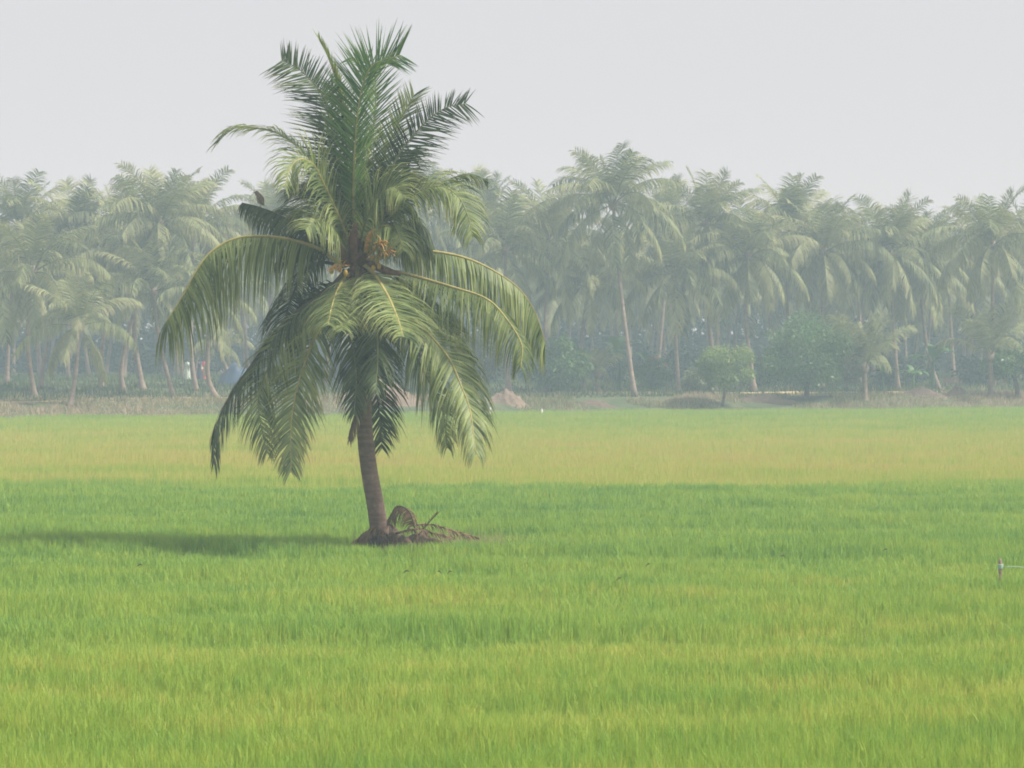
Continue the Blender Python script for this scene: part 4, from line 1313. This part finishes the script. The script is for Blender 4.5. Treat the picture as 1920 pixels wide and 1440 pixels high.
def person(u, v, label, face, stride, cloth, seed, hair_long, draw):
    """walking figure; face = heading angle (0 = towards +X)"""
    Yp = yfor(u, v)
    x = (u - UC) / F * Yp
    t = thing('person', (x, Yp, gz(x, Yp)), label, 'person', 'people walking under the palms')
    t.rotation_euler = (0, 0, face)
    J, E = [], []

    def add(p, r, par=None):
        J.append((p, r)); 
        if par is not None: E.append((par, len(J) - 1))
        return len(J) - 1
    pel = add((0, 0, 0.90), 0.135)
    ch = add((0.01, 0, 1.12), 0.125, pel); sh_ = add((0.0, 0, 1.33), 0.13, ch)
    nk = add((0.01, 0, 1.43), 0.055, sh_); hd = add((0.03, 0, 1.52), 0.085, nk); tp_ = add((0.025, 0, 1.61), 0.075, hd)
    add((0.10, 0, 1.50), 0.035, hd)                 # nose and mouth
    for s in (-1, 1):
        st = stride * s
        hip = add((0.0, 0.09 * s, 0.84), 0.10, pel)
        kn = add((0.04 + st * 0.16, 0.10 * s, 0.47), 0.062, hip)
        an = add((st * 0.30 - 0.02, 0.10 * s, 0.08), 0.042, kn)
        add((st * 0.30 + 0.15, 0.11 * s, 0.03), 0.032, an)
        sd2 = add((0.0, 0.18 * s, 1.35), 0.06, sh_)
        el = add((-st * 0.10, 0.23 * s, 1.08), 0.042, sd2)
        wr = add((-st * 0.20 + 0.06, 0.23 * s, 0.86), 0.028, el)
        pm = add((-st * 0.22 + 0.08, 0.23 * s, 0.79), 0.026, wr)
        for q in range(4):
            f1 = add((-st * 0.22 + 0.055 + 0.018 * q, 0.23 * s, 0.745), 0.009, pm)
            add((-st * 0.22 + 0.065 + 0.018 * q, 0.222 * s, 0.71 - (0.012 if q in (1, 2) else 0)), 0.008, f1)
        th1 = add((-st * 0.22 + 0.115, 0.22 * s, 0.80), 0.010, wr)
        add((-st * 0.22 + 0.125, 0.215 * s, 0.765), 0.009, th1)
    skin_mesh('body', J, E, M['skin'], t, pel)
    # hair
    mb = MB(); mb.blob(Vector((0.0, 0, 1.575)), 0.105, 0.10, 0.10, 10, 7)
    if hair_long: mb.tube([Vector((-0.08, 0, 1.56)), Vector((-0.115, 0, 1.40)), Vector((-0.13, 0, 1.2))], [0.05, 0.035, 0.015], seg=6)
    mb.build('hair', M['hair'], t, smooth_shade=True)
    draw(t)
    return t


def lathe_cloth(name, prof, mat, parent, folds=9, amp=0.03, flat=0.75, cx=0.0):
    mb = MB()
    NA = 28
    i0 = 0
    for k, (z, r) in enumerate(prof):
        for q in range(NA):
            a = 2 * math.pi * q / NA
            rr2 = r * (1 + amp * math.sin(a * folds + k * 0.3) * (k / len(prof)))
            mb.v.append(Vector((cx + math.cos(a) * rr2 * flat, math.sin(a) * rr2, z))); mb.a.append(0.5); mb.b.append(0)
    for k in range(len(prof) - 1):
        for q in range(NA):
            a = k * NA + q; b = k * NA + (q + 1) % NA
            mb.f.append((a, a + NA, b + NA, b))
    o = mb.build(name, mat, parent, smooth_shade=True)
    return o


def sleeves(mat, t, stride):
    for s in (-1, 1):
        mb = MB(); st = stride * s
        mb.tube([Vector((0, 0.15 * s, 1.37)), Vector((-st * 0.05, 0.21 * s, 1.22)), Vector((-st * 0.10, 0.235 * s, 1.09))], [0.085, 0.075, 0.066], seg=8)
        mb.build('sleeve', mat, t, smooth_shade=True)


def dress_sari(t):
    lathe_cloth('sari', [(1.40, 0.16), (1.33, 0.20), (1.15, 0.185), (0.98, 0.19), (0.8, 0.24), (0.5, 0.27), (0.2, 0.31), (0.04, 0.34)], M['cloth_white'], t, 9, 0.10, 0.85)
    sleeves(M['cloth_white'], t, 0.5)


def dress_dark(t):
    lathe_cloth('tunic', [(1.41, 0.14), (1.35, 0.205), (1.15, 0.19), (0.98, 0.20), (0.75, 0.25), (0.55, 0.27)], M['cloth_dark'], t, 7, 0.08, 0.72)
    lathe_cloth('skirt', [(0.95, 0.185), (0.7, 0.21), (0.4, 0.22), (0.10, 0.24)], M['cloth_dark'], t, 7, 0.08, 0.9)
    sleeves(M['cloth_dark'], t, 0.5)


def dress_red(t):
    lathe_cloth('tunic', [(1.41, 0.14), (1.35, 0.21), (1.15, 0.19), (0.98, 0.20), (0.75, 0.25), (0.45, 0.29)], M['cloth_red'], t, 7, 0.08, 0.72)
    lathe_cloth('trousers', [(0.95, 0.18), (0.7, 0.20), (0.4, 0.20), (0.08, 0.20)], M['cloth_red'], t, 4, 0.12, 0.9)
    sleeves(M['cloth_red'], t, 0.5)


person(351, 714, 'person in a pale white-green sari walking at the left beside a trunk', R(195), 0.8, None, 1, True, dress_sari)
person(374, 715, 'person in dark navy clothes walking between the other two', R(190), 0.8, None, 2, True, dress_dark)
pr = person(382, 713, 'person in a red tunic walking at the right, carrying a cream bag', R(200), 0.8, None, 3, False, dress_red)
# shoulder bag (its own thing, carried)
bagc = pr.location + Vector((-0.12, -0.30, 0.86))
bag = thing('shoulder_bag', bagc, 'cream cloth bag on a white strap carried by the person in red', 'bag')
mb = MB(); mb.blob(Vector((0, 0, 0)), 0.15, 0.07, 0.13, 12, 8); mb.build('pouch', M['bag'], bag, smooth_shade=True)
mb = MB(); pp, _ = catmull([Vector((0.10, 0, 0.1)), Vector((-0.05, -0.03, 0.32)), Vector((-0.20, 0.12, 0.52)), Vector((-0.10, 0.32, 0.56)), Vector((0.10, 0.30, 0.40))], 16)
mb.tube(pp, [0.022] * 16, seg=5, flat=0.4); mb.build('strap', M['white'], bag, smooth_shade=True)
